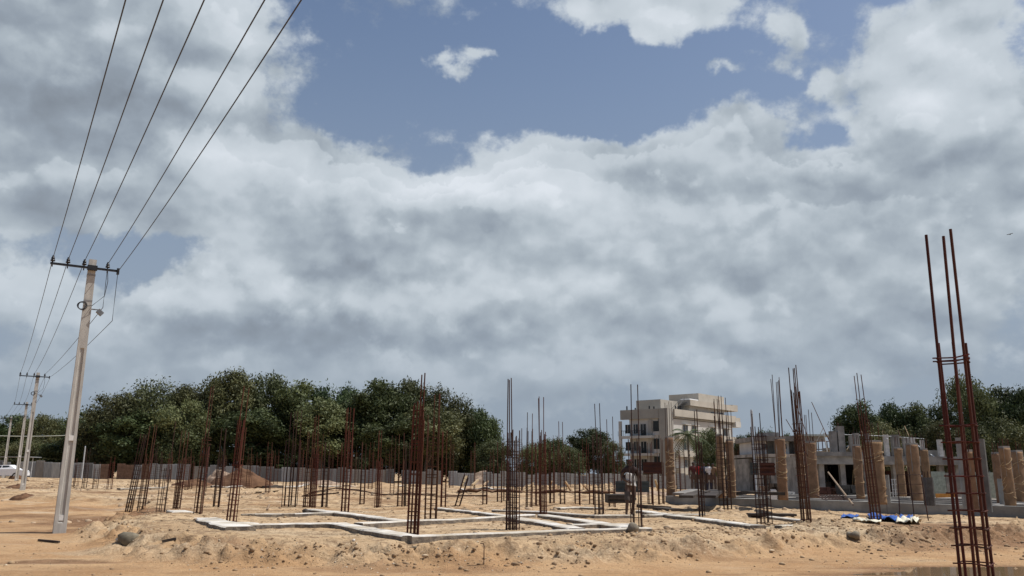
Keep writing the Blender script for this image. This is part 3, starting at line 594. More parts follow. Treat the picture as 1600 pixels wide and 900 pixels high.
heap(40, 778, 42, 7, 'red-brown soil mound at the second pole', SOILB, .6, 11); heap(26, 762, 34, 6, 'small brown soil mound at the third pole', SOILB, .6, 12); heap(28, 748, 26, 12, 'brown soil mound below the white car', SOILB, .6, 13)
heap(1005, 772, 90, 9, 'long low sandy ridge behind the worker', SOILG, .4, 15); heap(500, 757, 70, 8, 'low rubble heap behind the bent rods', SOILG, .5, 17); heap(590, 762, 80, 9, 'low sandy heap in the middle distance', mat('sand_heap', (.42, .29, .17), .97, scale=2, col2=(.3, .2, .11)), .5, 18)
heap(1165, 802, 60, 6, 'small sandy heap before the grey plinth wall', MATS['sand_heap'], .5, 19)

# ------------------------------------------------------------------ boards, rods and site clutter
def board(a, b_, w, t, label, m=PLYD, name='plank', cat='plank', lift=.03, group='loose planks on the site'):
    a, b_ = Vector(a), Vector(b_); v = b_ - a; M = Matrix.Translation(a + Vector((0, 0, lift))) @ v.to_track_quat('X', 'Z').to_matrix().to_4x4()
    return tag(MB().box((0, -w / 2, -t / 2), (v.length, w / 2, t / 2), M).build(name, m), label, cat, group)
G2 = lambda a, b_: (gp(*a), gp(*b_))
board(*G2((404, 770), (434, 766)), .3, .05, 'pale plank lying left of the wide sparse cage', WOODP); board(*G2((415, 763), (437, 762)), .6, .25, 'dark timber block right of the brown heap')
board(*G2((1003, 794), (1040, 796)), .8, .18, 'dark shuttering board lying right of the worker'); board(*G2((1030, 797), (1058, 799)), .5, .12, 'dark shuttering board end beside the plinth')
board(*G2((418, 798), (421, 790)), .05, .05, 'thin pale stick standing near the thin beam', WOODP)
board(*G2((1170, 806), (1240, 806)), .5, .06, 'long dark board in front of the plinth wall'); board(*G2((92, 849), (60, 846)), .05, .04, 'brown stick lying near the foot of the nearest pole', PLYD); board(*G2((253, 849), (275, 845)), .05, .05, 'short dark stick on the left bank')
for i, (a, b_, l) in enumerate((((819, 768), (833, 755), 'left leaning white stick before the fence'), ((862, 752), (859, 760), 'short leaning white stick before the fence'), ((883, 752), (892, 766), 'long leaning white stick before the fence'), ((911, 757), (920, 766), 'right leaning white stick before the fence'), ((722, 758), (729, 744), 'leftmost stick leaning on the spoil heap'), ((738, 758), (747, 750), 'middle stick leaning on the spoil heap'), ((755, 759), (762, 752), 'right stick leaning on the spoil heap'), ((1024, 750), (1029, 768), 'white stick leaning behind the panel cages'))):
    Y = 56; p, q = on_y(*a, Y), on_y(*b_, Y + .8); p.z, q.z = max(p.z, .2), max(q.z, .25)
    board(p, q, .12, .1, l, WOODP, 'prop_stick', 'stick', 0, 'sticks leaning before the fence')
def retaining():                                              # dark earth ledge: ditch wall with its shadow put into the colour
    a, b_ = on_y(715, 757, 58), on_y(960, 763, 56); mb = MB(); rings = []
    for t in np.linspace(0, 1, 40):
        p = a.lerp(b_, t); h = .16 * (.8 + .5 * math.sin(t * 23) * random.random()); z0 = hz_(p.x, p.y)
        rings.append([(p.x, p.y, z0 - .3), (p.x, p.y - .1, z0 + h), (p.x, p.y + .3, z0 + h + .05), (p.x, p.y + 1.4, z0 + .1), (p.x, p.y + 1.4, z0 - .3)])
    mb.rings(rings); tag(mb.build('ditch_wall_shade', SOILB), 'long low dark brown ditch wall with painted shadow before the pale fence', 'low wall')
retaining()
for i, (pts, l) in enumerate((([(471, 777), (490, 771), (525, 765), (560, 768), (600, 774), (640, 773), (690, 777), (760, 776)], 'long bent bundle of rebar rods lying across the middle'), ([(476, 778), (500, 775), (530, 772)], 'short rebar bundle under the long bent rods'))):
    P = [gp(*p) for p in pts]; Y = P[0].y; P = [on_y(*p, Y) for p in pts]; rt = empty('rebar_bundle', P[0], label=l, cat='rebar bundle')
    for k in range(5):
        Q = [p - P[0] + Vector((0, random.uniform(-.15, .15), random.uniform(0, .1))) for p in P]
        MB().tube(Q, .012, 5).build('rod', RUSTDARK, rt)
def panel(px0, py0, px1, py1, Y, label, m, t=.04, name='shuttering_form', leanx=0):
    a, b_ = on_y(px0, py1, Y), on_y(px1, py0, Y); root = empty(name, (a.x, Y, a.z), label=label, cat='panel', group='shuttering panels'); w, h = b_.x - a.x, b_.z - a.z
    root.rotation_euler = (leanx, 0, 0)
    MB().box((0, 0, 0), (w, t, h)).build('sheet', m, root)
    for z in (.02, h * .5, h - .07): MB().box((0, -.05, z), (w, 0, z + .05)).build('batten', m, root)
    return root
panel(1005, 722, 1033, 740, gp(1016, 788).y - .3, 'red-brown shuttering panel hung on two thin cages', PLYR)
panel(1188, 723, 1210, 743, gp(1195, 819).y - .22, 'dark red panel wrapped on the dense cage', PLYR)
panel(1173, 723, 1184, 742, 33, 'narrow black panel left of the dense cage', PLYG)
panel(962, 752, 1014, 769, 31.5, 'dark green-grey sheet standing behind the worker', PLYG); panel(950, 773, 990, 786, 30, 'dark shuttering box lying behind the worker knees', PLYD, 1.0)
# light concrete post right of the dense cage, thin lamp post behind the middle cage
def post(px, ptop, pbot, Y, r, label, m):
    b_ = on_y(px, pbot, Y); T = on_y(px, ptop, Y); z0 = hz_(b_.x, Y) - .2; rt = empty('steel_post', (b_.x, Y, z0), label=label, cat='post')
    cylm = MB().tube([(0, 0, 0), (0, 0, T.z - z0)], [r, r * .85], 8).build('shaft', m, rt); MB().tube([(0, 0, T.z - z0), (0, 0, T.z - z0 + r)], [r * .9, r * .5], 8).build('cap', m, rt)
GALV = mat('grey_galvanised_pipe', (.42, .43, .44), .6, .15)
post(1182, 642, 780, 36, .06, 'grey steel pipe post left of the burlap columns', GALV); post(806, 684, 740, 75, .1, 'pale post seen through the tall middle cage', GALV); post(128, 698, 742, 95, .08, 'thin grey post right of the nearest pole', GALV)

# ------------------------------------------------------------------ grey plinth with burlap-wrapped columns
A = on_z(1040, 789, .33); B = on_z(1602, 811, .33); dv = (B - A); dv.z = 0; dl = dv.length; dv.normalize(); nv = Vector((-dv.y, dv.x, 0))
if nv.y < 0: nv = -nv
PLZ = .72
pl = empty('plinth', A, label='long grey concrete plinth wall under the burlap columns', cat='plinth')
pl.rotation_euler = (0, 0, math.atan2(dv.y, dv.x)); L = dl + 7
k = 0; x = 0
while x < L:                                                   # front wall cast in bays
    w = random.uniform(2.6, 3.6); o = random.uniform(0, .02); MB().box((x + .004, -o, -.6), (min(L, x + w) - .004, .28, PLZ - A.z - random.uniform(0, .03))).build('wall_bay', CGREY, pl); x += w
MB().box((.05, .3, -.6), (L, 16, PLZ - A.z - .16)).build('fill', mat('plinth_fill', (.36, .32, .27), .95, scale=1.2, col2=(.24, .2, .16)), pl)
for yy in (2.6, 5.2, 8.2): MB().box((.4, yy, -.4), (L, yy + .3, PLZ - A.z - .02)).build('cross_beam', CRAW, pl)
for xx in (3, 7.5, 12, 16): MB().box((xx, .3, -.4), (xx + .28, 16, PLZ - A.z - .05)).build('tie_beam', CRAW, pl)
def ropecol(px, pbot, ptop, wpx, label, z=PLZ - .02, bars=4, ptopbar=None, rope=True, m=BURLAP, d=None, name='burlap_column', lean=0):
    b_ = on_z(px, pbot, z); T = on_y(px, ptop, b_.y); h = T.z - z; w = wpx * b_.y / F / 2 * .86; d = d or w * .9; rr = random.Random(px)
    rt = empty(name, b_, rr.uniform(-.3, .3), label=label, cat='column', group='columns on the plinth'); rings = []; n = 16
    if lean: rt.rotation_euler = (0, lean, rr.uniform(-.2, .2))
    sh = []
    for i in range(27):
        zz = h * i / 26; ring = []
        for k in range(n):
            t = 2 * math.pi * (k + .5) / n; c, s = math.cos(t), math.sin(t); q = 1 / (abs(c) ** 4 + abs(s) ** 4) ** .25
            j = 1 + .13 * float(fbm(np.array(zz * 3.5 + k * .35 + px), np.array(k * .8 + px * .1), 3)) if m is BURLAP else 1.
            ring.append((w * q * c * j, d * q * s * j, zz))
        rings.append(ring)
    MB().rings(rings).build('burlap_wrap' if m is BURLAP else 'shaft', m, rt, m is BURLAP)
    if m is BURLAP:
        MB().box((-w * .82, -d * .82, h * .5), (w * .82, d * .82, h + .06)).build('concrete_head', CRAW, rt)
        if rope:
            for q_ in range(max(9, int(h / .16))):
                t0 = rr.uniform(0, 6.28); span = rr.uniform(1.2, 3.4); z0 = rr.uniform(.05, .88) * h; sl_ = rr.uniform(-.16, .3); pts = []
                for i in range(12):
                    u = i / 11; t = t0 + span * u; c, s_ = math.cos(t), math.sin(t); q = 1.06 / (abs(c) ** 4 + abs(s_) ** 4) ** .25
                    pts.append((w * q * c, d * q * s_, min(h, max(.02, z0 + sl_ * u * span * .45 - .07 * math.sin(math.pi * u)))))
                MB().tube(pts, .010, 5).build('rope', ROPE, rt)
    if bars:
        tb = (on_y(px, ptopbar, b_.y).z - z) if ptopbar else h + .3
        for k in range(bars):
            x = (-.7 + 1.4 * (k % 3) / 2) * w * .9; y = (-.6 if k < 3 else .6) * d
            link('bar', BARM[RUSTDARK if k % 2 else RUST], rt, (x, y, h * .8), (rr.gauss(0, .02), rr.gauss(0, .02), 0), (.013, .013, (tb - h * .8) * rr.uniform(.86, 1)))
    return rt
ropecol(1049, 786, 684, 14, 'burlap-wrapped column at the left end of the plinth', z=.4, ptopbar=622)
ropecol(1128, 778, 681, 13, 'left one of the paired burlap columns', ptopbar=618, bars=4); ropecol(1144, 778, 689, 13, 'right one of the paired burlap columns', ptopbar=640, bars=5)
ropecol(1224, 781, 686, 17, 'rope-wound burlap column with a tall bar bunch right of the pipe post', ptopbar=582, bars=6)
ropecol(1255, 780, 680, 11, 'burlap column half hidden by the spreading-bar cage', ptopbar=600, bars=4); ropecol(1272, 778, 692, 17, 'burlap column right behind the spreading-bar cage', ptopbar=640, bars=4)
ropecol(1345, 779, 697, 14, 'slim burlap column right of the dark bay', ptopbar=678, bars=3); ropecol(1372, 788, 691, 27, 'biggest burlap column behind the left-leaning cage', ptopbar=660, bars=5)
ropecol(1410, 776, 701, 13, 'burlap column above the white grille', ptopbar=680, bars=4, rope=False); ropecol(1433, 782, 695, 19, 'smooth burlap column behind the wire trestle', ptopbar=675, bars=4, rope=False)
ropecol(1451, 780, 703, 12, 'burlap column behind the dark stub column', ptopbar=684, bars=3, rope=False)
ropecol(1453, 790, 746, 17, 'short dark plastic-covered stub column', m=mat('dark_plastic', (.07, .066, .063), .5, .3), bars=4, ptopbar=734, name='stub_column')
ropecol(1388, 786, 742, 9, 'short grey concrete stub right of the biggest burlap column', m=CGREY, bars=0, name='stub_column')
ropecol(1512, 796, 684, 13, 'grey concrete column behind the near cage', m=CGREY, bars=4, ptopbar=660, name='concrete_column'); ropecol(1525, 800, 706, 10, 'brown column between the bars of the near cage', bars=2, ptopbar=690, rope=False)
ropecol(1543, 800, 686, 16, 'tall dark grey column right of the near cage', m=mat('dark_concrete', (.17, .175, .165), .9, scale=2, col2=(.1, .1, .095)), bars=2, ptopbar=676, name='concrete_column')
ropecol(1564, 786, 709, 12, 'slim burlap column near the right edge', bars=3, ptopbar=690, rope=False); ropecol(1580, 790, 700, 16, 'tan burlap column with bare bar tips near the right edge', bars=4, ptopbar=684)
ropecol(1598, 784, 706, 18, 'burlap column cut by the right edge', bars=3, ptopbar=690)
ropecol(1569, 788, 748, 12, 'short grey stub column near the right edge', m=CGREY, bars=3, ptopbar=742, name='stub_column')
# bars leaning out of the column tops
for a, b_, l in (((1228, 655), (1262, 712), 'bar'), ((1244, 632), (1268, 700), 'bar'), ((1268, 628), (1296, 690), 'bar')):
    Y = 31; p, q = on_y(*a, Y), on_y(*b_, Y); tag(MB().tube([p, q], .014, 5).build('loose_bar', RUST), {1228: 'lower stray bar slanting right of the bar bunch', 1244: 'stray bar slanting into the spreading-bar cage', 1268: 'longest stray bar slanting right above the slab'}[a[0]], 'steel bar', 'stray slanting bars')
p, q = on_z(1333, 789, PLZ), on_y(1294, 738, 33.5)
tag(MB().tube([p, q], .032, 7).build('prop_pole', mat('weathered_pole', (.26, .19, .13), .9, .25)), 'diagonal wooden prop pole before the dark bay', 'prop')
mr = empty('rebar_mesh', on_z(1310, 786, PLZ), label='rebar mesh lying on the plinth before the dark bay', cat='rebar mesh')
for i in range(9): MB().tube([(-.5 + i * .11, -.1, .1), (-.4 + i * .11, .9, .25)], .012, 5).build('bar', RUSTDARK, mr)
for i in range(5): MB().tube([(-.55, i * .2, .12 + i * .03), (.5, i * .2, .12 + i * .03)], .012, 5).build('bar', RUSTDARK, mr)
# wire trestle before the plinth
tr = gp(1428, 812); ts = empty('wire_trestle', tr, -.1, label='thin rebar trestle before the plinth wall', cat='trestle'); k = tr.y / F
for x, zt in ((-21, 66), (1, 78), (22, 66)): MB().tube([(x * k * .95, 0, -.05), (x * k * .8, .05, zt * k)], .016, 6).build('leg', RUSTDARK, ts)
for z, w in ((38, 18), (52, 17), (66, 17)): MB().tube([(-w * k, .03, z * k), (w * k, .03, z * k)], .01, 5).build('rail', RUSTDARK, ts)
hp_ = gp(756, 882); tag(MB().tube([hp_ + Vector((0, 0, -.1)), hp_ + Vector((.0, 0, .30)), hp_ + Vector((-.01, 0, .34)), hp_ + Vector((-.07, 0, .35))], .009, 6).build('bent_rod', RUSTDARK), 'short bent steel rod stuck upright in the middle bank', 'steel bar')
# tarps
def tarp(pts, label, m, amp=.05):
    P = [gp(*p) for p in pts]; a, b_, c_, d_ = P; n = 16; vs = []
    for i in range(n):
        for j in range(8):
            u, v = i / (n - 1), j / 7; p = a.lerp(b_, u).lerp(d_.lerp(c_, u), v)
            p.y += .12 * math.sin(u * 9 + pts[0][0]); z = hz_(p.x, p.y) + .03 + amp * abs(math.sin(u * 11 + v * 3)) * abs(math.sin(v * 5 + u * 2)) + .02 * random.random(); vs.append((p.x, p.y, z))
    fs = [(i * 8 + j, (i + 1) * 8 + j, (i + 1) * 8 + j + 1, i * 8 + j + 1) for i in range(n - 1) for j in range(7)]
    o = MB().add(vs, fs).build('tarpaulin', m, None, True); sm = o.modifiers.new('thick', 'SOLIDIFY'); sm.thickness = .012; return tag(o, label, 'tarpaulin', 'sheets on the ground before the plinth')
BLUE = mat('blue_tarp', (.03, .10, .36), .5, .2); CREAM = mat('cream_sheet', (.68, .64, .5), .6, .12)
tarp([(1312, 811), (1344, 811), (1344, 807), (1314, 807)], 'small blue tarpaulin left of the leaning cage', BLUE); tarp([(1360, 813), (1402, 817), (1400, 811), (1356, 807)], 'crumpled blue tarpaulin under the leaning cage', BLUE, .12); tarp([(1408, 816), (1428, 816), (1426, 810), (1408, 811)], 'blue tarpaulin piece under the wire trestle', BLUE, .12)
tarp([(1334, 815), (1374, 820), (1374, 816), (1338, 813)], 'cream plastic sheet in front of the blue tarpaulins', CREAM, .06); tarp([(1402, 820), (1440, 820), (1434, 814), (1410, 815)], 'white crumpled sheet beside the trestle legs', CREAM, .14)
# boards stacked on the plinth's left half
for i, (a, b_, z, w, l) in enumerate((((1072, 776), (1100, 773), .85, .5, 'tilted dark board left of the distant workers'), ((1105, 776), (1120, 771), .85, .6, 'small dark board at the feet of the distant workers'), ((1168, 769), (1215, 778), .95, .45, 'long tilted black board behind the dense cage'), ((1060, 772), (1085, 770), .8, .5, 'pale board pile left on the plinth'), ((1150, 772), (1172, 773), .8, .5, 'brown board by the paired columns'))):
    p, q = on_z(*a, z), on_z(*b_, z); q.z += .12; board(p, q, w, .09, l, PLYD if i != 3 else CRAW, lift=0, group='boards stacked on the plinth')
mb = MB(); p = on_z(1208, 780, PLZ); mb.box((p.x - .1, p.y - .1, PLZ), (p.x + .12, p.y + .1, PLZ + .33)).box((p.x - .08, p.y - .08, PLZ + .33), (p.x + .1, p.y + .08, PLZ + .36)); tag(mb.build('white_bag', mat('white_sack', (.75, .74, .72), .8, .08)), 'small white sack standing on the plinth edge', 'sack')

# ------------------------------------------------------------------ half-built slab building behind the columns
def box_thing(root, name, a, b_, m): return MB().box(a, b_, ).build(name, m, root)
YB = 47
def X_(px, py=720, Y=YB): return on_y(px, py, Y).x
def Z_(py, px=1380, Y=YB): return on_y(px, py, Y).z
sb = empty('slab_building', (X_(1282), YB, 0), label='half-built concrete frame with slab behind the burlap columns', cat='building')
ox = X_(1282); zs0, zs1 = Z_(726), Z_(713); xe = X_(1500) - ox; BLK = mat('dark_interior', (.05, .048, .045), .95, .2)  # near-black: shade inside the buildings put into the wall colour
MB().box((-.8, -.35, zs0), (xe, 9, zs1)).build('slab', CRAW, sb)
MB().box((-.8, -.5, zs1 - .02), (X_(1345) - ox, -.352, zs1 + .22)).build('edge_form', CRAW, sb)
for x in (1283, 1316, 1352, 1398, 1432, 1470, 1496): MB().box((X_(x) - ox - .14, 0, -.2), (X_(x) - ox + .14, .3, zs0 - .002)).build('column', CRAW, sb)
for x in (1300, 1336, 1376, 1416, 1456, 1490): MB().box((X_(x) - ox - .14, 4.5, -.2), (X_(x) - ox + .14, 4.8, zs0 - .002)).build('column', CRAW, sb)
MB().box((-.8, 6.6, -.2), (X_(1450) - ox, 6.85, zs0 - .004)).build('back_wall', BLK, sb); MB().box((-.8, .5, -.2), (-.6, 6.6, zs0 - .004)).build('shade_side_wall', CRAW, sb); MB().box((X_(1352) - ox, .6, -.2), (X_(1352) - ox + .15, 6.5, zs0 - .005)).build('cross_wall', BLK, sb); MB().box((X_(1398) - ox, 1.2, -.2), (X_(1432) - ox, 1.35, 1.9)).build('infill_wall', PLYR, sb)  # side walls added to keep the bay under the slab dark
for i in range(16):
    xx = random.uniform(0, X_(1440) - ox); MB().box((xx, 1.5 + i * .02, -.1), (xx + random.uniform(.2, .7), 1.51 + i * .02 + random.uniform(.1, .4), random.uniform(.9, 1.5))).build('stored_board', random.choice((PLYR, PLYD, SOILG, RUST)), sb)
MB().box((-.5, 3.4, -.2), (X_(1344) - ox, 3.55, 1.25)).build('partition', PLYR, sb)
for x, t, w in ((1307, 674, 9), (1319, 666, 10), (1335, 681, 6), (1343, 677, 8), (1359, 677, 6), (1390, 679, 6), (1405, 679, 10), (1419, 684, 6), (1430, 683, 8), (1446, 687, 5), (1474, 686, 6)):
    wv = w * YB / F / 2; xx = X_(x) - ox; MB().box((xx - wv, .1, zs1 + .002), (xx + wv, .1 + 2 * wv, Z_(t))).build('column_stub', CRAW if x % 2 else mat('light_concrete', (.5, .48, .45), .9, .15), sb)
    for k in (-1, 1): link('bar', BARM[RUSTDARK], sb, (xx + k * wv * .6, .1 + wv, Z_(t) - .1), (random.gauss(0, .02), random.gauss(0, .02), 0), (.014, .014, random.uniform(.25, .6)))
MB().box((X_(1322) - ox, 2.5, Z_(702)), (X_(1346) - ox, 3.5, Z_(698))).build('upper_slab', CRAW, sb)
MB().tube([(X_(1315) - ox, .2, Z_(679)), (X_(1390) - ox, .2, Z_(681)), (X_(1450) - ox, .2, Z_(685))], .02, 5).build('guide_rail', GALV, sb)
for i in range(34):
    xx = random.uniform(-.6, xe - .5); h0 = random.choice((zs1, zs1, .3)); MB().tube([(xx, random.uniform(-.2, 3), h0 - .1), (xx + random.uniform(-.25, .25), random.uniform(-.2, 3), h0 + random.uniform(.7, 1.9))], random.choice((.018, .03, .04)), 5).build('prop', random.choice((RUST, RUSTDARK, GALV, WOODP, CRAW)), sb)
for i in range(14):
    xx = random.uniform(-.6, xe - 1); MB().box((xx, random.uniform(0, 4), zs1 + .003), (xx + random.uniform(.3, 1.1), random.uniform(4.2, 5), zs1 + random.uniform(.08, .4))).build('rubble_board', random.choice((CRAW, PLYD, SOILG, WOODP)), sb)
gr = mat('pale_grille', (.5, .48, .46), .8, .2)
wg = empty('window_grille', (X_(1391, 720, 40), 40, .5), label='white window grille standing right of the biggest burlap column', cat='grille'); w = 19 * 40 / F; h = 30 * 40 / F
for i in range(6): MB().box((i * w / 5 - .015, 0, 0), (i * w / 5 + .015, .03, h)).build('grille_bar', gr, wg)
for i in range(5): MB().box((-.02, .031, i * h / 4), (w + .02, .05, i * h / 4 + .03)).build('grille_rail', gr, wg)
# right-hand screens and oranges behind the near cage
fr = empty('tin_screen', (X_(1455, 740, 44), 44, 0), label='grey tin screen panels behind the columns on the right', cat='screen')
for i in range(11):
    MB().box((i * .75, random.uniform(0, .03), -.1), (i * .75 + .73, random.uniform(.04, .06), Z_(738, 1500, 44) + random.uniform(-.05, .08))).build('panel', random.choice((GALV, CRAW, mat('faded_green_tin', (.27, .31, .27), .7, .2))), fr)
mb = MB(); 
orr = empty('orange_sheet', (X_(1462, 770, 42), 42, .35), label='orange board leaning low behind the wire trestle', cat='board'); MB().box((0, 0, 0), (.95, .05, .42)).box((0, -.03, .1), (.95, 0, .15)).build('sheet', mat('orange_board', (.5, .22, .05), .8, .2), orr)

# white unfinished building further back, left of the slab building
YW = 66; wb_ = empty('white_building', (X_(1176, 720, YW), YW, 0), label='unfinished white block building with grey roof behind the pipe post', cat='building'); o2 = X_(1176, 720, YW)
wx = lambda px: X_(px, 720, YW) - o2
wz = lambda py: Z_(py, 1240, YW)
WW = mat('whitewashed_block', (.50, .485, .46), .9, .12, scale=1); 
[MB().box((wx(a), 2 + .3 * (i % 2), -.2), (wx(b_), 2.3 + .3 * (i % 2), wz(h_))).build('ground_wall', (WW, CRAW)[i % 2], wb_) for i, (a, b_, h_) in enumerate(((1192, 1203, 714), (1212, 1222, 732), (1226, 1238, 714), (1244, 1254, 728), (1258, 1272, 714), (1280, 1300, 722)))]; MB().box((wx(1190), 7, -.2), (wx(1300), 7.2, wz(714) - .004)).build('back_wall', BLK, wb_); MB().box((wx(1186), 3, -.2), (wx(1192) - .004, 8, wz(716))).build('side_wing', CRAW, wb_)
MB().box((wx(1186), .8, wz(714)), (wx(1304), 8.4, wz(709))).build('floor_slab', CRAW, wb_)
for a, b_ in ((1200, 1214), (1228, 1250), (1262, 1296)): MB().box((wx(a), 2.4, wz(709) + .002), (wx(b_), 8, wz(688))).build('upper_wall', WW, wb_)
for a, b_ in ((1214, 1228), (1250, 1262)): MB().box((wx(a) + .003, 3.2, wz(709) + .002), (wx(b_) - .003, 3.4, wz(688))).build('recess', CRAW, wb_)
MB().box((wx(1196), 1.4, wz(688) + .003), (wx(1302), 8.6, wz(680))).build('roof_slab', CRAW, wb_)
MB().box((wx(1265), 1.2, wz(680) + .003), (wx(1318), 7, wz(677))).build('roof_sheet', mat('pale_blue_tin', (.36, .42, .42), .6, .15), wb_)
MB().box((wx(1212), 2.0, wz(680) + .003), (wx(1232), 5, wz(674))).build('roof_box', CRAW, wb_)
for a, y0, y1 in ((1206, 700, 693), (1237, 700, 692), (1272, 701, 692), (1284, 701, 692), (1237, 730, 718), (1206, 731, 719), (1284, 731, 719)):
    fr_ = MB().box((wx(a), 2.4 - .03 if y0 < 705 else 1.97, wz(y0)), (wx(a) + .45, 2.4 + .05 if y0 < 705 else 2.06, wz(y1))).build('window', GLASS, wb_)
for x in (1190, 1236, 1268, 1300): MB().box((wx(x) - .12, 1.0, -.2), (wx(x) + .12, 1.3, wz(714) - .003)).build('column', CRAW, wb_)
sf = empty('scaffold', (X_(1282, 720, 52), 52, 0), label='rusty steel shoring frame left of the slab building', cat='scaffold'); zt = Z_(684, 1280, 52); ww = 42 * 52 / F
for i in range(7): MB().tube([(i * ww / 6 - .3, 0, -.1), (i * ww / 6 - .3 + random.uniform(-.1, .1), .1, zt + random.uniform(-.3, .2))], .03, 5).build('upright', RUST, sf)
for z in (.9, 1.7, 2.5, 3.2, 3.7): MB().tube([(-.35, .05, z), (ww - .2, .05, z + random.uniform(-.1, .1))], .025, 5).build('ledger', RUST, sf)
for i in range(4): MB().tube([(i * .45 - .3, .1, .9), (i * .45 + .4, .1, 2.6)], .02, 5).build('brace', GALV, sf)

# storey of rubble, block stacks and standing bars before the white building
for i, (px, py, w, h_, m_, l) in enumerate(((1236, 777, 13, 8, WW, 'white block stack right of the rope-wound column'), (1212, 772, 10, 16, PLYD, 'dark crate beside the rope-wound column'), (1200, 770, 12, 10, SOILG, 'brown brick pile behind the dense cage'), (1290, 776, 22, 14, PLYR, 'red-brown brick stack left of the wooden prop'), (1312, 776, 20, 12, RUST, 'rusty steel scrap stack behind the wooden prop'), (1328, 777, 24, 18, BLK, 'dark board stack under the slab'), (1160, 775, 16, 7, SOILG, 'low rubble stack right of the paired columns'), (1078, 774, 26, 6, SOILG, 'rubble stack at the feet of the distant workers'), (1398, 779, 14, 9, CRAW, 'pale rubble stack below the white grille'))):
    p = on_z(px, py, PLZ - .16); rt = empty('material_stack', p, .2, label=l, cat='stack', group='stacks of material on the plinth'); k = p.y / F; n = 3; rr = random.Random(px)
    for a in range(n):
        for c_ in range(3):
            x0 = (a / n - .5) * w * k; z0 = c_ * h_ * k / 3; j = rr.uniform(-.05, .05); MB().box((x0 + j + .01, rr.uniform(-.1, .1), z0), (x0 + w * k / n + j - .01, .5 + rr.uniform(-.1, .1), z0 + h_ * k / 3 - .006)).build('piece', m_, rt)
# ------------------------------------------------------------------ apartment building
TH = R(41); YA = 138; base = on_y(1047, 757, YA); base.z = -.5
ap = empty('apartment_building', base, 0, label='beige four-storey apartment building beyond the fence', cat='building')
# local axes: +x runs along the right facade (away to the right), +y runs along the left facade (away to the left)
ap.rotation_euler = (0, 0, R(90) - TH)
APW = mat('beige_render', (.43, .395, .335), .9, .1, scale=.4); APL = mat('light_grey_render', (.50, .485, .45), .9, .07, scale=.4); APD = mat('grey_render', (.34, .325, .29), .9, .1, scale=.4); SHADE = mat('brown_shutter', (.10, .05, .04), .8, .2)
def zA(py): return on_y(1042, py, YA).z - base.z
LX, LY = 24.0, 8.8
zf = [0, zA(740), zA(711.5), zA(684.5), zA(657)]; zp = zA(637.5)
fl = [zA(768), zA(740), zA(712), zA(684), zA(656)]
bx = lambda n, a, b_, m, p=ap: MB().box(a, b_).build(n, m, p)
bx('core', (.02, 1.9, 0), (LX, LY - 1.2, zp - .9), APL)
bx('corner_pier', (-.25, 0, 0), (1.8, 1.6, zp), APD)
bx('parapet', (-.35, 1.6, zA(653)), (.2, LY + .4, zp - .02), APD); bx('parapet', (1.8, -.3, zA(649)), (LX + .6, .15, zp - .03), APW); bx('roof_deck', (.2, .15, zA(653) + .1), (LX, LY, zA(650)), APD)
bx('facade', (1.8, .25, 0), (LX, 1.9, zA(653)), APL)
for k in range(4):                                            # left facade storeys
    z0 = fl[k]; z1 = fl[k + 1] if k < 4 else zp
    bx('balcony_slab', (-1.1, 2.6, z1 - .95 - (.25 if k == 3 else 0) if False else z0 + .0), (.02, LY + .3, z0 + .42), APL)
    bx('facade', (-.1, 1.6, z0 + .45), (.02, 2.95, z0 + 1.1), WW) if True else None
    bx('pier', (-.3, 3.0, z0 + .42), (.1, 3.7, z1), APD)
    w_ = bx('window', (-.05, 1.75, z0 + 1.1), (.012, 2.85, z1 - .1), GLASS); bx('sill', (-.14, 1.7, z0 + 1.02), (-.052, 2.9, z0 + 1.1), APL, w_)
    for y0, y1 in ((4.3, 5.3), (5.9, 6.7), (7.4, 8.4)):
        if k == 0: continue
        w_ = bx('window', (-.06, y0, z0 + .45 if y0 < 5 else z0 + .9), (.015, y1, z1 - .55), GLASS); bx('mullion', (-.09, (y0 + y1) / 2 - .04, z0 + .9), (-.062, (y0 + y1) / 2 + .04, z1 - .55), APL, w_)
    rail = MB()
    for i in range(16): rail.box((-1.08, 3.8 + i * .36, z0 + .42), (-1.04, 3.84 + i * .36, z0 + 1.25))
    rail.box((-1.1, 3.75, z0 + 1.25), (-1.02, LY + .2, z0 + 1.32)).build('railing', BLACK, ap)
    bx('end_column', (-1.15, LY - .2, z0 + .42), (-.75, LY + .25, z1), APL)
    # right facade band and windows
    bx('balcony_band', (2.6, -.55, z0 - .1), (LX + .6, .248, z0 + .95 if k else z0 + .5), APW)
    for x0 in (5.5, 8.6, 15.5, 20.5):
        if k == 0: continue
        w_ = bx('window', (x0, .2, z0 + 1.15), (x0 + 1.5, .26, z0 + 2.35), GLASS); bx('sunshade', (x0 - .2, -.35, z0 + 2.42), (x0 + 1.8, .248, z0 + 2.52), APL, w_); bx('mullion', (x0 + .7, .16, z0 + 1.15), (x0 + .8, .198, z0 + 2.35), APL, w_)
bx('shutter', (-.5, 4.0, fl[0] + 1.0), (-.46, 8.8, fl[1] - .2), SHADE)
zr = lambda py: zA(py)
bx('stair_block', (2.2, 2.6, zp - .8), (8.0, 7.5, zA(621)), APW); bx('penthouse', (9.5, 1.2, zp - .8), (LX - 1, 8, zA(622)), APL)
bx('penthouse_band', (8.4, .3, zA(628)), (LX + .8, 8.4, zA(618.5)), APW); bx('tank_room', (13.5, 1.4, zA(618.5) + .003), (LX - .5, 7.5, zA(604)), APW)
for x0 in (17.5, 21): bx('window', (x0, 1.12, zA(645)), (x0 + 1.3, 1.19, zA(633)), GLASS)
for i in range(9): bx('stair_step', (4.0 + i * .45, .7, zp - .8 + i * .27), (4.5 + i * .45, 1.5, zp - .7 + i * .27), BLACK)
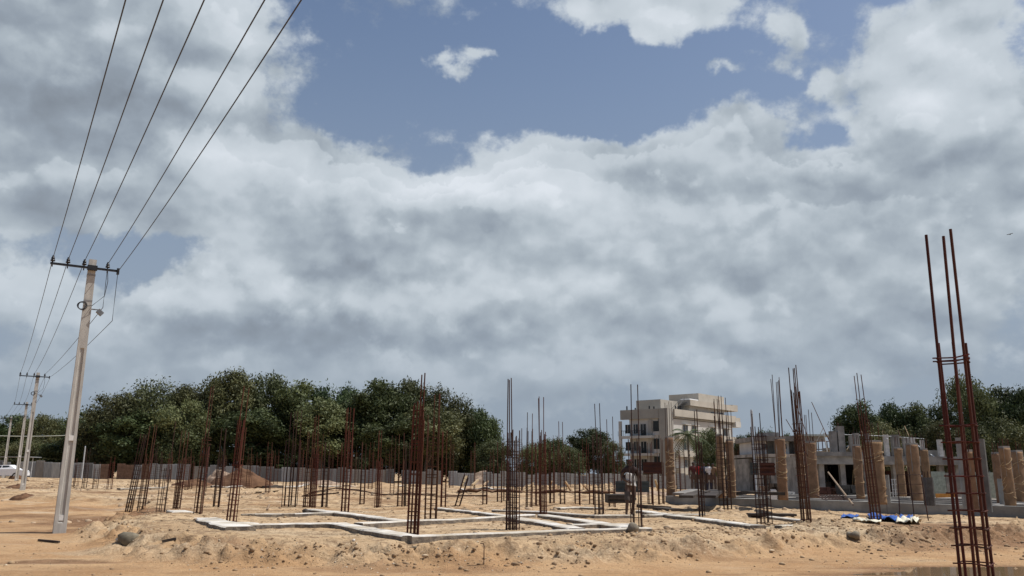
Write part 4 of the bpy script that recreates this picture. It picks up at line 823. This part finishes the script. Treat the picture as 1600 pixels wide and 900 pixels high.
MB().tube([(4, .7, zp + .2), (8, .7, zp + 2.6)], .05, 5).build('handrail', BLACK, ap); MB().tube([(4, 1.5, zp + .2), (8, 1.5, zp + 2.6)], .05, 5).build('handrail', BLACK, ap)
bx('solar_heater', (9.8, 1.2, zA(618.5) + .01), (13.0, 3.0, zA(615.5)), mat('white_tank', (.8, .8, .8), .4, .05))
for y in (2.5, 3.4, 6.2, 7.9): bx('roof_post', (-.1, y, zp - .02), (.05, y + .18, zp + random.uniform(.3, .7)), BLACK)
for x in (2.5, 3.6, 4.4): bx('roof_post', (x, -.1, zp - .03), (x + .2, .05, zp + random.uniform(.3, .7)), BLACK)
for z0 in fl[1:]: bx('end_balcony', (LX + .01, -.5, z0 - .1), (LX + 2.2, 5, z0 + .9), APL)
bx('end_balcony', (LX + .81, .4, zA(628)), (LX + 3, 6, zA(617)), APW); bx('end_balcony', (LX + .61, -.2, zA(655)), (LX + 2.6, 6, zA(640)), APW)

# ------------------------------------------------------------------ sheet fences
SHEETS = [mat('tin_%d' % i, c, .55, .18, scale=1.2, stretch=(6, 6, 1), spec=.4) for i, c in enumerate(((.27, .285, .295), (.21, .215, .22), (.34, .35, .35), (.14, .14, .14), (.24, .225, .205)))]
SHB = mat('rusted_tin', (.16, .10, .07), .7, .3)
def corr(w, h, m):
    n = 13; vs = []
    for i in range(n): x = w * i / (n - 1); y = .018 * (1 if i % 2 else -1); vs += [(x, y, 0), (x, y, h), (x, y + .02, 0), (x, y + .02, h)]
    fs = []
    for i in range(n - 1):
        a = i * 4; b_ = a + 4; fs += [(a, b_, b_ + 1, a + 1), (a + 2, a + 3, b_ + 3, b_ + 2), (a + 1, b_ + 1, b_ + 3, a + 3), (a, a + 2, b_ + 2, b_)]
    return MB().add(vs, fs).mesh('panel', m)
CORR = [corr(1.02, 1.0, m) for m in SHEETS]; CORB = corr(1.02, 1.0, SHB)
def fence(x0, y0, x1, y1, hh, label, weights, seed, rusty=()):
    a, b_ = Vector((x0, y0, 0)), Vector((x1, y1, 0)); n = int((b_ - a).length); rt = empty('sheet_fence', (x0, y0, hz_(x0, y0)), math.atan2(y1 - y0, x1 - x0), label=label, cat='fence', group='corrugated sheet fences'); rr = random.Random(seed)
    for i in range(n):
        p = a.lerp(b_, i / n); z = hz_(p.x, p.y) - rt.location.z
        if rr.random() < .03: continue
        link('panel', CORB if i in rusty else rr.choices(CORR, weights)[0], rt, (i, rr.uniform(-.05, .05), z - .1), (rr.gauss(0, .03), rr.gauss(0, .014), 0), (1, 1, hh + .1 + rr.choice((0, 0, 0, .12, -.15)) + rr.uniform(-.05, .06)))
        if i % 3 == 0: MB().box((i - .04, .09, z - .2), (i + .04, .17, z + hh + .05)).build('post', RUSTDARK, rt)
    for zz in (.5, 1.5): pass
    return rt
fence(-64, 104, -40, 105, 1.9, 'grey sheet fence behind the utility poles on the left', (5, 2, 3, 1, 1), 1, rusty=(13, 15, 16, 18)); fence(-39.6, 105, -7.6, 105, 1.75, 'dull dark grey sheet fence under the big trees', (2, 4, 1, 4, 2), 2)
fence(-7.2, 98, 13, 98, 1.6, 'bright pale sheet fence in the middle behind the leaning sticks', (5, 1, 6, 0, 1), 3); fence(13.4, 98, 40, 98, 1.62, 'pale sheet fence before the apartment building', (4, 1, 6, 0, 2), 4)
fence(40.4, 98, 75, 92, 1.7, 'grey sheet fence at the far right behind the columns', (4, 2, 3, 1, 2), 5)

# ------------------------------------------------------------------ trees
def leaf_mat(name, c1, c2):
    m = bpy.data.materials.new(name); m.use_nodes = True; g = G(m.node_tree); nt = m.node_tree; b = nt.nodes['Principled BSDF']; b.inputs['Roughness'].default_value = .6; b.inputs['Specular IOR Level'].default_value = .25
    at = g.n('ShaderNodeAttribute', attribute_name='tone').outputs['Fac']; r = g.n('ShaderNodeObjectInfo').outputs['Random']
    c = g.mix(at, c1, c2); c = g.n('ShaderNodeHueSaturation', {'Value': g.step(r, 0, 1, .68, 1.4, False), 'Hue': g.step(g.m('FRACT', g.m('MULTIPLY', r, 9.7)), 0, 1, .475, .52, False), 'Color': c}).outputs[0]
    nt.links.new(c, b.inputs['Base Color']); tr_ = g.n('ShaderNodeBsdfTranslucent', (c,)); mx = g.n('ShaderNodeMixShader', (.22, b.outputs[0], tr_.outputs[0])); nt.links.new(mx.outputs[0], nt.nodes['Material Output'].inputs[0]); return m
LEAF = leaf_mat('broad_leaf', (.034, .045, .017), (.165, .175, .075)); LEAFD = leaf_mat('dark_leaf', (.024, .04, .016), (.095, .12, .045))
def crown_mesh(seed, w, h, nclump, nleaf, leaf, lift=.12, m=LEAF):
    """many leaf-sized faces on the shells of clumps that fill a broad crown; unit metres, origin at the trunk foot"""
    r = np.random.default_rng(seed); V = []; T = []
    cen = []; 
    while len(cen) < nclump:
        p = r.uniform(-1, 1, 3); q = p[0] ** 2 + p[1] ** 2 + p[2] ** 2
        if q < 1 and r.random() < .25 + .75 * q: cen.append(p)
    cen = np.array(cen); cz = h * (lift + (1 - lift) * .5); C3 = cen * (w / 2 * .86, w / 2 * .86, h * (1 - lift) / 2 * .88) + (0, 0, cz)
    C3[:, :2] *= (.72 + .36 * np.clip((C3[:, 2:3] / h), 0, .7)) ; rad = r.uniform(.13, .2, nclump) * w * .8
    per = nleaf // nclump
    for c, R_ in zip(C3, rad):
        d = r.normal(size=(per, 3)); d[:, 2] = d[:, 2] * .9 + .25; d /= np.linalg.norm(d, axis=1)[:, None]
        pos = c + d * (R_ * np.where(r.random(per) < .1, r.uniform(1.1, 1.5, per), r.uniform(.35, 1.15, per))[:, None]) * (1, 1, .8)
        n = d + r.normal(size=(per, 3)) * .7; n /= np.linalg.norm(n, axis=1)[:, None]
        u = np.cross(n, r.normal(size=(per, 3))); u /= np.linalg.norm(u, axis=1)[:, None]; v = np.cross(n, u)
        s = leaf * r.uniform(.55, 1.35, per)[:, None]
        q = np.stack([pos - u * s, pos - v * s * .42 + n * s * .15, pos + u * s * 1.1, pos + v * s * .42 + n * s * .15], 1); V.append(q)
        T.append(np.repeat(np.clip(r.uniform(0, 1) * .55 + r.uniform(0, .45, per), 0, 1), 4))
    V = np.concatenate(V); n = len(V); me = np_mesh('crown', V.reshape(-1, 3), np.arange(n * 4).reshape(n, 4), m)
    a = me.attributes.new('tone', 'FLOAT', 'POINT'); a.data.foreach_set('value', np.concatenate(T).astype(np.float32)); return me, C3
def trunk_mesh(seed, C3, h, w):
    rr = random.Random(seed); mb = MB(); r0 = .022 * h; top = Vector((rr.uniform(-.3, .3), rr.uniform(-.3, .3), h * .42))
    mb.tube([(0, 0, -.4), (rr.uniform(-.1, .1), 0, h * .18), top], [r0 * 1.25, r0, r0 * .75], 8)
    for c in rr.sample(list(C3), min(10, len(C3))):
        c = Vector(c); s = Vector((0, 0, 0)).lerp(top, rr.uniform(.6, 1)); mid = s.lerp(c, .5) + Vector((0, 0, h * .05)); mb.tube([s, mid, c], [r0 * .5, r0 * .3, r0 * .08], 6)
    return mb.mesh('trunk', BARK, True)
PROTO = []
for i, (w, h, nc, m) in enumerate(((13, 13, 70, LEAF), (11, 14, 64, LEAF), (14, 12, 74, LEAF), (10, 13, 60, LEAFD), (12, 11, 62, LEAFD))):
    me, c3 = crown_mesh(20 + i, w, h, nc, 24000, .22, (.06, .2, .06, .2, .08)[i], m); PROTO.append((me, trunk_mesh(i, c3, h, w), w, h))
def tree(px, ptop, wpx, Y, label, pr, pbot=None, group='broadleaf trees behind the fence', rz=0):
    b_ = on_y(px, 750, Y); z0 = hz_(b_.x, Y); T = on_y(px, ptop, Y).z; me, tm, w, h = PROTO[pr]; sz = (T - z0) / h / .97; sw = wpx * Y / F / w
    rt = empty('broadleaf_tree', (b_.x, Y, z0), rz, label=label, cat='tree', group=group)
    link('trunk', tm, rt, scale=(sw, sw, sz)); link('crown', me, rt, scale=(sw, sw, sz)); return rt
for i, (px, pt, wp, Y, pr, l) in enumerate((
    (135, 640, 100, 122, 3, 'dark tree at the left end of the big tree row'), (172, 617, 120, 116, 0, 'round olive tree second from the left of the row'), (235, 605, 130, 118, 2, 'broad olive tree left of the tall crown pair'), (300, 606, 110, 120, 1, 'tree between the broad olive tree and the tall crown'),
    (352, 583, 105, 118, 1, 'tallest crown of the left tree row'), (412, 588, 110, 121, 0, 'tall crown just right of the tallest crown'), (470, 598, 110, 119, 3, 'dark green tree left of the row middle'), (525, 606, 110, 121, 4, 'dark green tree in the dip of the row'),
    (585, 593, 120, 118, 3, 'dark domed tree right of the dip'), (636, 597, 110, 120, 0, 'light green tree behind the tallest front cage'), (690, 616, 110, 122, 2, 'sloping tree right of the tallest front cage'), (745, 640, 90, 124, 4, 'dark airy tree at the right end of the row'),
    (205, 640, 120, 115, 3, 'darker tree before the second and third olive trees'), (290, 628, 120, 114, 0, 'olive tree in front of the tall crown, left side'), (385, 640, 120, 114, 3, 'dark tree in front of the two tall crowns'), (500, 630, 120, 115, 1, 'tall narrow tree before the dip of the row'), (610, 645, 110, 114, 3, 'dark tree behind the orange rusted cage'), (665, 636, 120, 115, 1, 'olive tree directly behind the tallest front cage'), (770, 690, 70, 113, 0, 'low bush tree left of the tall middle cage'))):
    tree(px, pt, wp, Y, l, pr, rz=i * 1.7)
for i, (px, pt, wp, Y, pr, l, gname) in enumerate((
    (10, 648, 90, 165, 3, 'distant tree at the left picture edge', 'far trees at the left'), (55, 650, 80, 160, 0, 'distant tree behind the far utility poles', 'far trees at the left'), (95, 655, 70, 165, 4, 'distant tree left of the nearest pole', 'far trees at the left'), (30, 690, 110, 130, 2, 'low distant tree above the white car', 'far trees at the left'), (100, 690, 90, 125, 3, 'low distant tree behind the nearest pole', 'far trees at the left'),
    (920, 669, 70, 125, 3, 'round dark tree left of the apartment building', 'trees in the middle distance'), (955, 690, 50, 122, 0, 'small tree touching the apartment building on the left', 'trees in the middle distance'), (865, 686, 60, 140, 4, 'far small tree right of the tall middle cage', 'trees in the middle distance'), (830, 696, 60, 138, 2, 'far low tree behind the tall middle cage', 'trees in the middle distance'), (890, 700, 60, 120, 0, 'low bush tree before the round dark tree', 'trees in the middle distance'),
    (1168, 678, 44, 120, 3, 'dark tree right of the apartment building', 'trees in the middle distance'), (1200, 674, 44, 118, 4, 'dark tree above the white block building', 'trees in the middle distance'), (1232, 680, 40, 125, 4, 'far dark tree behind the bar bunch', 'trees in the middle distance'), (1162, 715, 40, 104, 0, 'low green bush tree right of the paired columns', 'trees in the middle distance'),
    (1110, 672, 54, 108, 0, 'bright green tree right of the palm', 'trees in the middle distance'),
    (1350, 628, 80, 84, 3, 'left dark tree behind the slab building', 'trees behind the slab building'), (1405, 634, 90, 86, 4, 'middle dark tree behind the slab building', 'trees behind the slab building'), (1455, 630, 80, 84, 3, 'dark tree just left of the near cage', 'trees behind the slab building'), (1520, 592, 100, 82, 0, 'tallest right tree behind the near cage', 'trees behind the slab building'), (1580, 604, 100, 84, 3, 'right tree cut by the picture edge', 'trees behind the slab building'), (1610, 612, 100, 80, 4, 'rightmost dark tree beyond the columns', 'trees behind the slab building'), (1480, 660, 90, 78, 0, 'low green tree behind the near cage', 'trees behind the slab building'), (1570, 660, 100, 76, 2, 'low green tree at the right edge', 'trees behind the slab building'), (1390, 668, 100, 78, 2, 'low green tree over the column stubs', 'trees behind the slab building'))):
    tree(px, pt, wp, Y, l, pr, group=gname, rz=i * 2.3 + 1)
# dark undergrowth along the foot of the tree row
for i, px in enumerate(range(128, 800, 42)):
    tree(px, 694 + (i * 37) % 22, 66, 126 + i % 3, '%s shrub from the left in the dark undergrowth under the tree row' % ordinal(i + 1), (4, 3)[i % 2], group='undergrowth shrubs under the tree row', rz=i * 1.3).name = 'shrub'
# coconut palm
def palm(px, ptop, Y):
    b_ = on_y(px, 750, Y); z0 = hz_(b_.x, Y); hh = on_y(px, ptop + 20, Y).z - z0; rt = empty('coconut_palm', (b_.x, Y, z0), label='coconut palm before the apartment building', cat='palm tree'); rr = random.Random(4)
    MB().tube([(0, 0, -.3), (.1, 0, hh * .5), (0, 0, hh)], [.2, .15, .12], 8).build('trunk', BARK, rt, True)
    for k in range(19):
        az = k * 2.4 + rr.uniform(-.2, .2); up = rr.uniform(-.45, 1.1); Ln = rr.uniform(2.6, 3.8); mb = MB(); pts = []
        for i in range(9):
            t = i / 8; rad = Ln * (math.cos(up) * t * (1 - .12 * t)); z = Ln * (math.sin(up) * t - .62 * t * t); pts.append(Vector((rad * math.cos(az), rad * math.sin(az), hh + z)))
        mb.tube(pts, [.04 * (1 - .8 * i / 8) for i in range(9)], 4); side = Vector((-math.sin(az), math.cos(az), 0))
        for i in range(1, 9):
            for f_ in (0, .5):
                p = pts[i - 1].lerp(pts[i], f_); t = (pts[i] - pts[i - 1]).normalized()
                for s in (-1, 1):
                    l = .75 * math.sin(math.pi * (.15 + .8 * (i - 1 + f_) / 8)); tip = p + side * s * l * .8 + t * l * .4 + Vector((0, 0, -.35 * l)); mb.add([p - t * .06, p + t * .06, tip], [(0, 1, 2)])
        me = mb.mesh('frond', LEAFD); a = me.attributes.new('tone', 'FLOAT', 'POINT'); a.data.foreach_set('value', [rr.uniform(.2, 1)] * len(me.vertices)); link('frond', me, rt)
palm(1077, 660, 100)

# ------------------------------------------------------------------ parked car at the far left
def car(px, py, Y):
    p = on_y(px, py, Y); p.z = hz_(p.x, p.y); rt = empty('parked_car', p, R(8), label='white car parked behind the far utility poles', cat='car')
    prof = [(-2.1, .35), (-2.15, .8), (-1.9, .95), (-1.35, 1.0), (-.9, 1.42), (.55, 1.48), (1.25, 1.05), (1.95, .92), (2.15, .7), (2.15, .35)]
    mb = MB(); mb.rings([[(x, s * (.82 if z < 1.1 else .66), z) for x, z in prof] for s in (-1, 1)]); bd = mb.build('body', WPAINT, rt)
    for s in (-1, 1):
        for x0, x1, x2, x3 in ((-1.1, -.75, -.2, -.2), (-.1, -.1, .5, .95)): MB().add([(x0, s * .80, 1.04), (x3, s * .80, 1.04), (x2, s * .70, 1.40), (x1, s * .70, 1.40), (x0, s * .76, 1.04), (x3, s * .76, 1.04), (x2, s * .66, 1.40), (x1, s * .66, 1.40)], [(0, 1, 2, 3), (7, 6, 5, 4), (0, 4, 5, 1), (1, 5, 6, 2), (2, 6, 7, 3), (3, 7, 4, 0)]).build('window', GLASS, rt)
        for x in (-1.35, 1.35):
            wh = MB().rings([[(x + .33 * math.cos(t), y, .33 + .33 * math.sin(t)) for t in np.linspace(0, 2 * math.pi, 16, endpoint=False)] for y in (s * .66, s * .86)]).build('wheel', TYRE, rt); MB().rings([[(x + .2 * math.cos(t), y, .33 + .2 * math.sin(t)) for t in np.linspace(0, 2 * math.pi, 12, endpoint=False)] for y in (s * .80, s * .87)]).build('rim', GALV, wh)
        MB().box((2.08, s * .62 - .16, .68), (2.16, s * .62 + .16, .82)).build('headlight', GALV, rt); MB().box((-2.17, s * .66 - .1, .7), (-2.08, s * .66 + .1, .86)).build('tail_light', RUSTRED, rt)
    return rt
car(8, 746, 92)
sh = on_y(10, 728, 100); st = empty('tin_shelter', (sh.x, 100, hz_(sh.x, 100)), .1, label='low grey tin shelter roof above the white car', cat='shelter')
MB().box((-3.5, -1.5, 2.35), (3.2, 1.5, 2.42)).build('roof', SHEETS[0], st)
for x in (-3.2, 0, 2.9): MB().tube([(x, 0, -.1), (x, 0, 2.35)], .05, 6).build('post', GALV, st)

# ------------------------------------------------------------------ people
SKIN = mat('brown_skin', (.085, .05, .036), .6, .1); HAIR = mat('black_hair', (.012, .01, .01), .7, .2)
def person(base, yaw, label, J, shirt, shorts, cap=None, short_legs=True, extra=None, k=1.0, sleeve='short'):
    """J: joint positions in metres (x right, y back, z up); one continuous skinned body, clothes are shells"""
    rt = empty('person', base, yaw, label=label, cat='person', group='people on the building site'); rt.scale = (k, k, k)
    names = list(J); pos = [Vector(J[n][0]) for n in names]; rad = [J[n][1] for n in names]; ed = []
    for n in names:
        if J[n][2]: ed.append((names.index(J[n][2]), names.index(n)))
    # fingers: four on the palm end, the thumb from its side
    for s in 'LR':
        w = Vector(J['wrist' + s][0]); h = Vector(J['hand' + s][0]); d = (h - w).normalized(); side = d.cross(Vector((0, 1, 0))).normalized(); nrm = d.cross(side)
        for q, (o, ln) in enumerate(((-.028, .06), (-.01, .072), (.01, .068), (.028, .05))):
            a = h + side * o; i0 = len(pos); pos += [a, a + d * ln * .55 + nrm * .008, a + d * ln + nrm * .028]; rad += [.010, .009, .007]; ed += [(names.index('hand' + s), i0), (i0, i0 + 1), (i0 + 1, i0 + 2)]
        a = w.lerp(h, .45) + side * .035; i0 = len(pos); pos += [a, a + side * .02 + d * .035 + nrm * .01]; rad += [.012, .009]; ed += [(names.index('wrist' + s), i0), (i0, i0 + 1)]
    me = bpy.data.meshes.new('body'); me.from_pydata(pos, ed, []); o = bpy.data.objects.new('body', me); C.objects.link(o)
    o.modifiers.new('skin', 'SKIN'); sv = me.skin_vertices[0].data
    for i, r_ in enumerate(rad): sv[i].radius = (r_ if isinstance(r_, tuple) else (r_, r_))
    sv[names.index('pelvis')].use_root = True
    sub = o.modifiers.new('sub', 'SUBSURF'); sub.levels = 2; sub.render_levels = 2
    dg = bpy.context.evaluated_depsgraph_get(); ev = o.evaluated_get(dg); bm_ = bpy.data.meshes.new_from_object(ev); bpy.data.objects.remove(o)
    bm_.materials.clear(); bm_.materials.append(SKIN); bm_.shade_smooth(); link('body', bm_, rt)
    V = [v.co.copy() for v in bm_.vertices]; Nn = [v.normal.copy() for v in bm_.vertices]
    def shell(name, test, off, m):
        keep = [f for f in bm_.polygons if test(f.center)]; used = sorted({i for f in keep for i in f.vertices}); ix = {v: i for i, v in enumerate(used)}
        if keep: MB().add([V[i] + Nn[i] * off for i in used], [tuple(ix[i] for i in f.vertices) for f in keep]).build(name, m, rt, True)
    hp, nk = J['pelvis'][0][2], J['neck'][0][2]; kn = min(J['kneeL'][0][2], J['kneeR'][0][2])
    elb = [Vector(J['elbow' + s][0]) for s in 'LR']; wr = [Vector(J['wrist' + s][0]) for s in 'LR']; hd = [Vector(J['hand' + s][0]) for s in 'LR']
    def arm(c): return min((c - w).length for w in wr + hd) < (.17 if sleeve == 'long' else .30)
    shell('shirt', lambda c: c.z > hp - .06 and c.z < nk + .005 and not arm(c), .014, shirt)
    shell('shorts' if short_legs else 'trousers', lambda c: c.z < hp + .02 and c.z > (kn - .02 if short_legs else .09) and not arm(c), .022, shorts)
    hc = Vector(J['head'][0]); shell('hair', lambda c: (c - hc).length < .16 and (c.z > hc.z + .035 or (c.y > hc.y + .02 and c.z > hc.z - .05)), .012, cap or HAIR)
    for s in (-1, 1):
        MB().box((hc.x + s * .034 - .012, hc.y - .105, hc.z - .002), (hc.x + s * .034 + .012, hc.y - .085, hc.z + .008)).build('eye', HAIR, rt); MB().box((hc.x + s * .082 - .012, hc.y - .015, hc.z - .035), (hc.x + s * .082 + .012, hc.y + .02, hc.z + .025)).build('ear', SKIN, rt)
    MB().add([(hc.x - .014, hc.y - .085, hc.z - .035), (hc.x + .014, hc.y - .085, hc.z - .035), (hc.x, hc.y - .122, hc.z - .032), (hc.x, hc.y - .09, hc.z + .015)], [(0, 2, 1), (0, 3, 2), (1, 2, 3), (0, 1, 3)]).build('nose', SKIN, rt)
    MB().box((hc.x - .025, hc.y - .098, hc.z - .062), (hc.x + .025, hc.y - .08, hc.z - .053)).build('mouth', mat('lips', (.12, .04, .035), .6, .1), rt)
    return rt
def joints(lf=(0, 0), stand=True, armL=None, armR=None, kneeL=None, kneeR=None, footL=None, footR=None, lean=0.):
    l = lambda x, y, z: (x, y - lean * max(0, z - .9), z)
    J = {'pelvis': (l(0, 0, .92), (.135, .10), None), 'waist': (l(0, 0, 1.08), (.125, .09), 'pelvis'), 'chest': (l(0, 0, 1.26), (.155, .105), 'waist'), 'shoulders': (l(0, 0, 1.38), (.12, .085), 'chest'), 'neck': (l(0, -.01, 1.46), .05, 'shoulders'), 'chin': (l(0, -.02, 1.51), (.058, .066), 'neck'), 'head': (l(0, -.01, 1.585), (.076, .092), 'chin'), 'crown': (l(0, 0, 1.655), (.056, .066), 'head')}
    for s, q in (('L', -1), ('R', 1)):
        a = (armL if s == 'L' else armR) or ((q * .26, .02, 1.12), (q * .27, -.06, .88), (q * .27, -.08, .80))
        J['sh' + s] = (l(q * .185, 0, 1.37), .062, 'shoulders'); J['elbow' + s] = (l(*a[0]), .044, 'sh' + s); J['wrist' + s] = (l(*a[1]), .03, 'elbow' + s); J['hand' + s] = (l(*a[2]), (.036, .02), 'wrist' + s)
        kn = (kneeL if s == 'L' else kneeR) or (q * .105, -.02, .49); ft = (footL if s == 'L' else footR) or (q * .11, .02, .085)
        J['hip' + s] = ((q * .1, 0, .84), .085, 'pelvis'); J['knee' + s] = (kn, .058, 'hip' + s); J['ankle' + s] = (ft, .038, 'knee' + s); J['heel' + s] = ((ft[0], ft[1] - .02, ft[2] - .05), .034, 'ankle' + s); J['toe' + s] = ((ft[0] * 1.1, ft[1] - .16, ft[2] - .058), (.04, .024), 'heel' + s)
    return J
DARKS = mat('dark_brown_shirt', (.035, .02, .018), .9, .25); GREYC = mat('pale_grey_cloth', (.55, .54, .52), .9, .12); SHORT = mat('brown_shorts', (.085, .07, .06), .9, .2); CAPM = mat('dark_red_headcloth', (.09, .012, .014), .9, .2)
wp = on_y(986, 806, 25.2); wp.z = hz_(wp.x, wp.y) + .02
wk = person(wp, 0.15, 'worker in dark shirt and shorts walking with a pale cloth held in front', joints(armL=((-.27, .02, 1.14), (-.17, -.18, 1.02), (-.08, -.21, 1.0)), armR=((.28, .05, 1.13), (.26, -.05, .9), (.25, -.08, .82)), kneeL=(-.14, -.13, .50), footL=(-.17, -.10, .09), kneeR=(.09, -.04, .50), footR=(.08, .16, .11), lean=.05), DARKS, SHORT, CAPM)
# pale cloth over the front of the worker's torso, held in the hand
vs = []; n = 14
for i in range(n):
    for j in range(n):
        u, v = i / (n - 1) - .5, j / (n - 1); wd = .30 - .05 * v; x = -.05 + u * wd + .05 * (1 - v); z = .90 + .36 * v - .05 * u; vs.append((x, -.165 - .03 * math.cos(u * 3) + .014 * math.sin(u * 17 + v * 4) + .05 * abs(u), z))
cl = MB().add(vs, [(i * n + j, (i + 1) * n + j, (i + 1) * n + j + 1, i * n + j + 1) for i in range(n - 1) for j in range(n - 1)]).build('held_cloth', GREYC, None, True)
cl.matrix_world = Matrix.Translation(wp) @ Matrix.Rotation(.15, 4, 'Z'); md = cl.modifiers.new('thick', 'SOLIDIFY'); md.thickness = .012; tag(cl, 'pale grey cloth held against the walking worker', 'cloth')
for px, sh, tr_, l, ya in ((1085, mat('maroon_shirt', (.08, .025, .025), .9, .2), SHORT, 'distant worker in a dark maroon shirt, leftmost of the group', .3), (1093, mat('red_shirt', (.42, .02, .03), .85, .1), mat('navy_cloth', (.03, .03, .05), .9, .2), 'distant worker in a bright red shirt', -.2), (1101, mat('navy_shirt', (.03, .03, .05), .9, .2), SHORT, 'distant worker in a dark navy shirt', .5), (1109, mat('white_shirt', (.6, .58, .58), .9, .1), mat('navy_cloth', (.03, .03, .05)), 'distant worker in a pale shirt', .1), (1116, mat('tan_shirt', (.2, .13, .08), .9, .2), SHORT, 'distant worker in brown clothes, rightmost of the group', -.4)):
    p = on_z(px, 776, PLZ - .16); p = on_y(px, 776, 46); p.z = .62; person(p, ya, l, joints(), sh, tr_, short_legs=False, k=random.uniform(.96, 1.02))
# a bird high on the right
bp_ = on_y(1578, 366, 60); bd = empty('bird', bp_, .4, label='tiny dark bird flying high at the right', cat='bird')
MB().rings([[(x, r_ * math.cos(t), r_ * math.sin(t)) for t in np.linspace(0, 6.28, 8, endpoint=False)] for x, r_ in ((-.14, .005), (-.08, .035), (.02, .04), (.09, .02), (.12, .004))]).build('body', BLACK, bd, True)
for s in (-1, 1): MB().box((-.05, min(0, s * .24), .01), (.04, max(0, s * .24), .025)).build('wing', BLACK, bd)
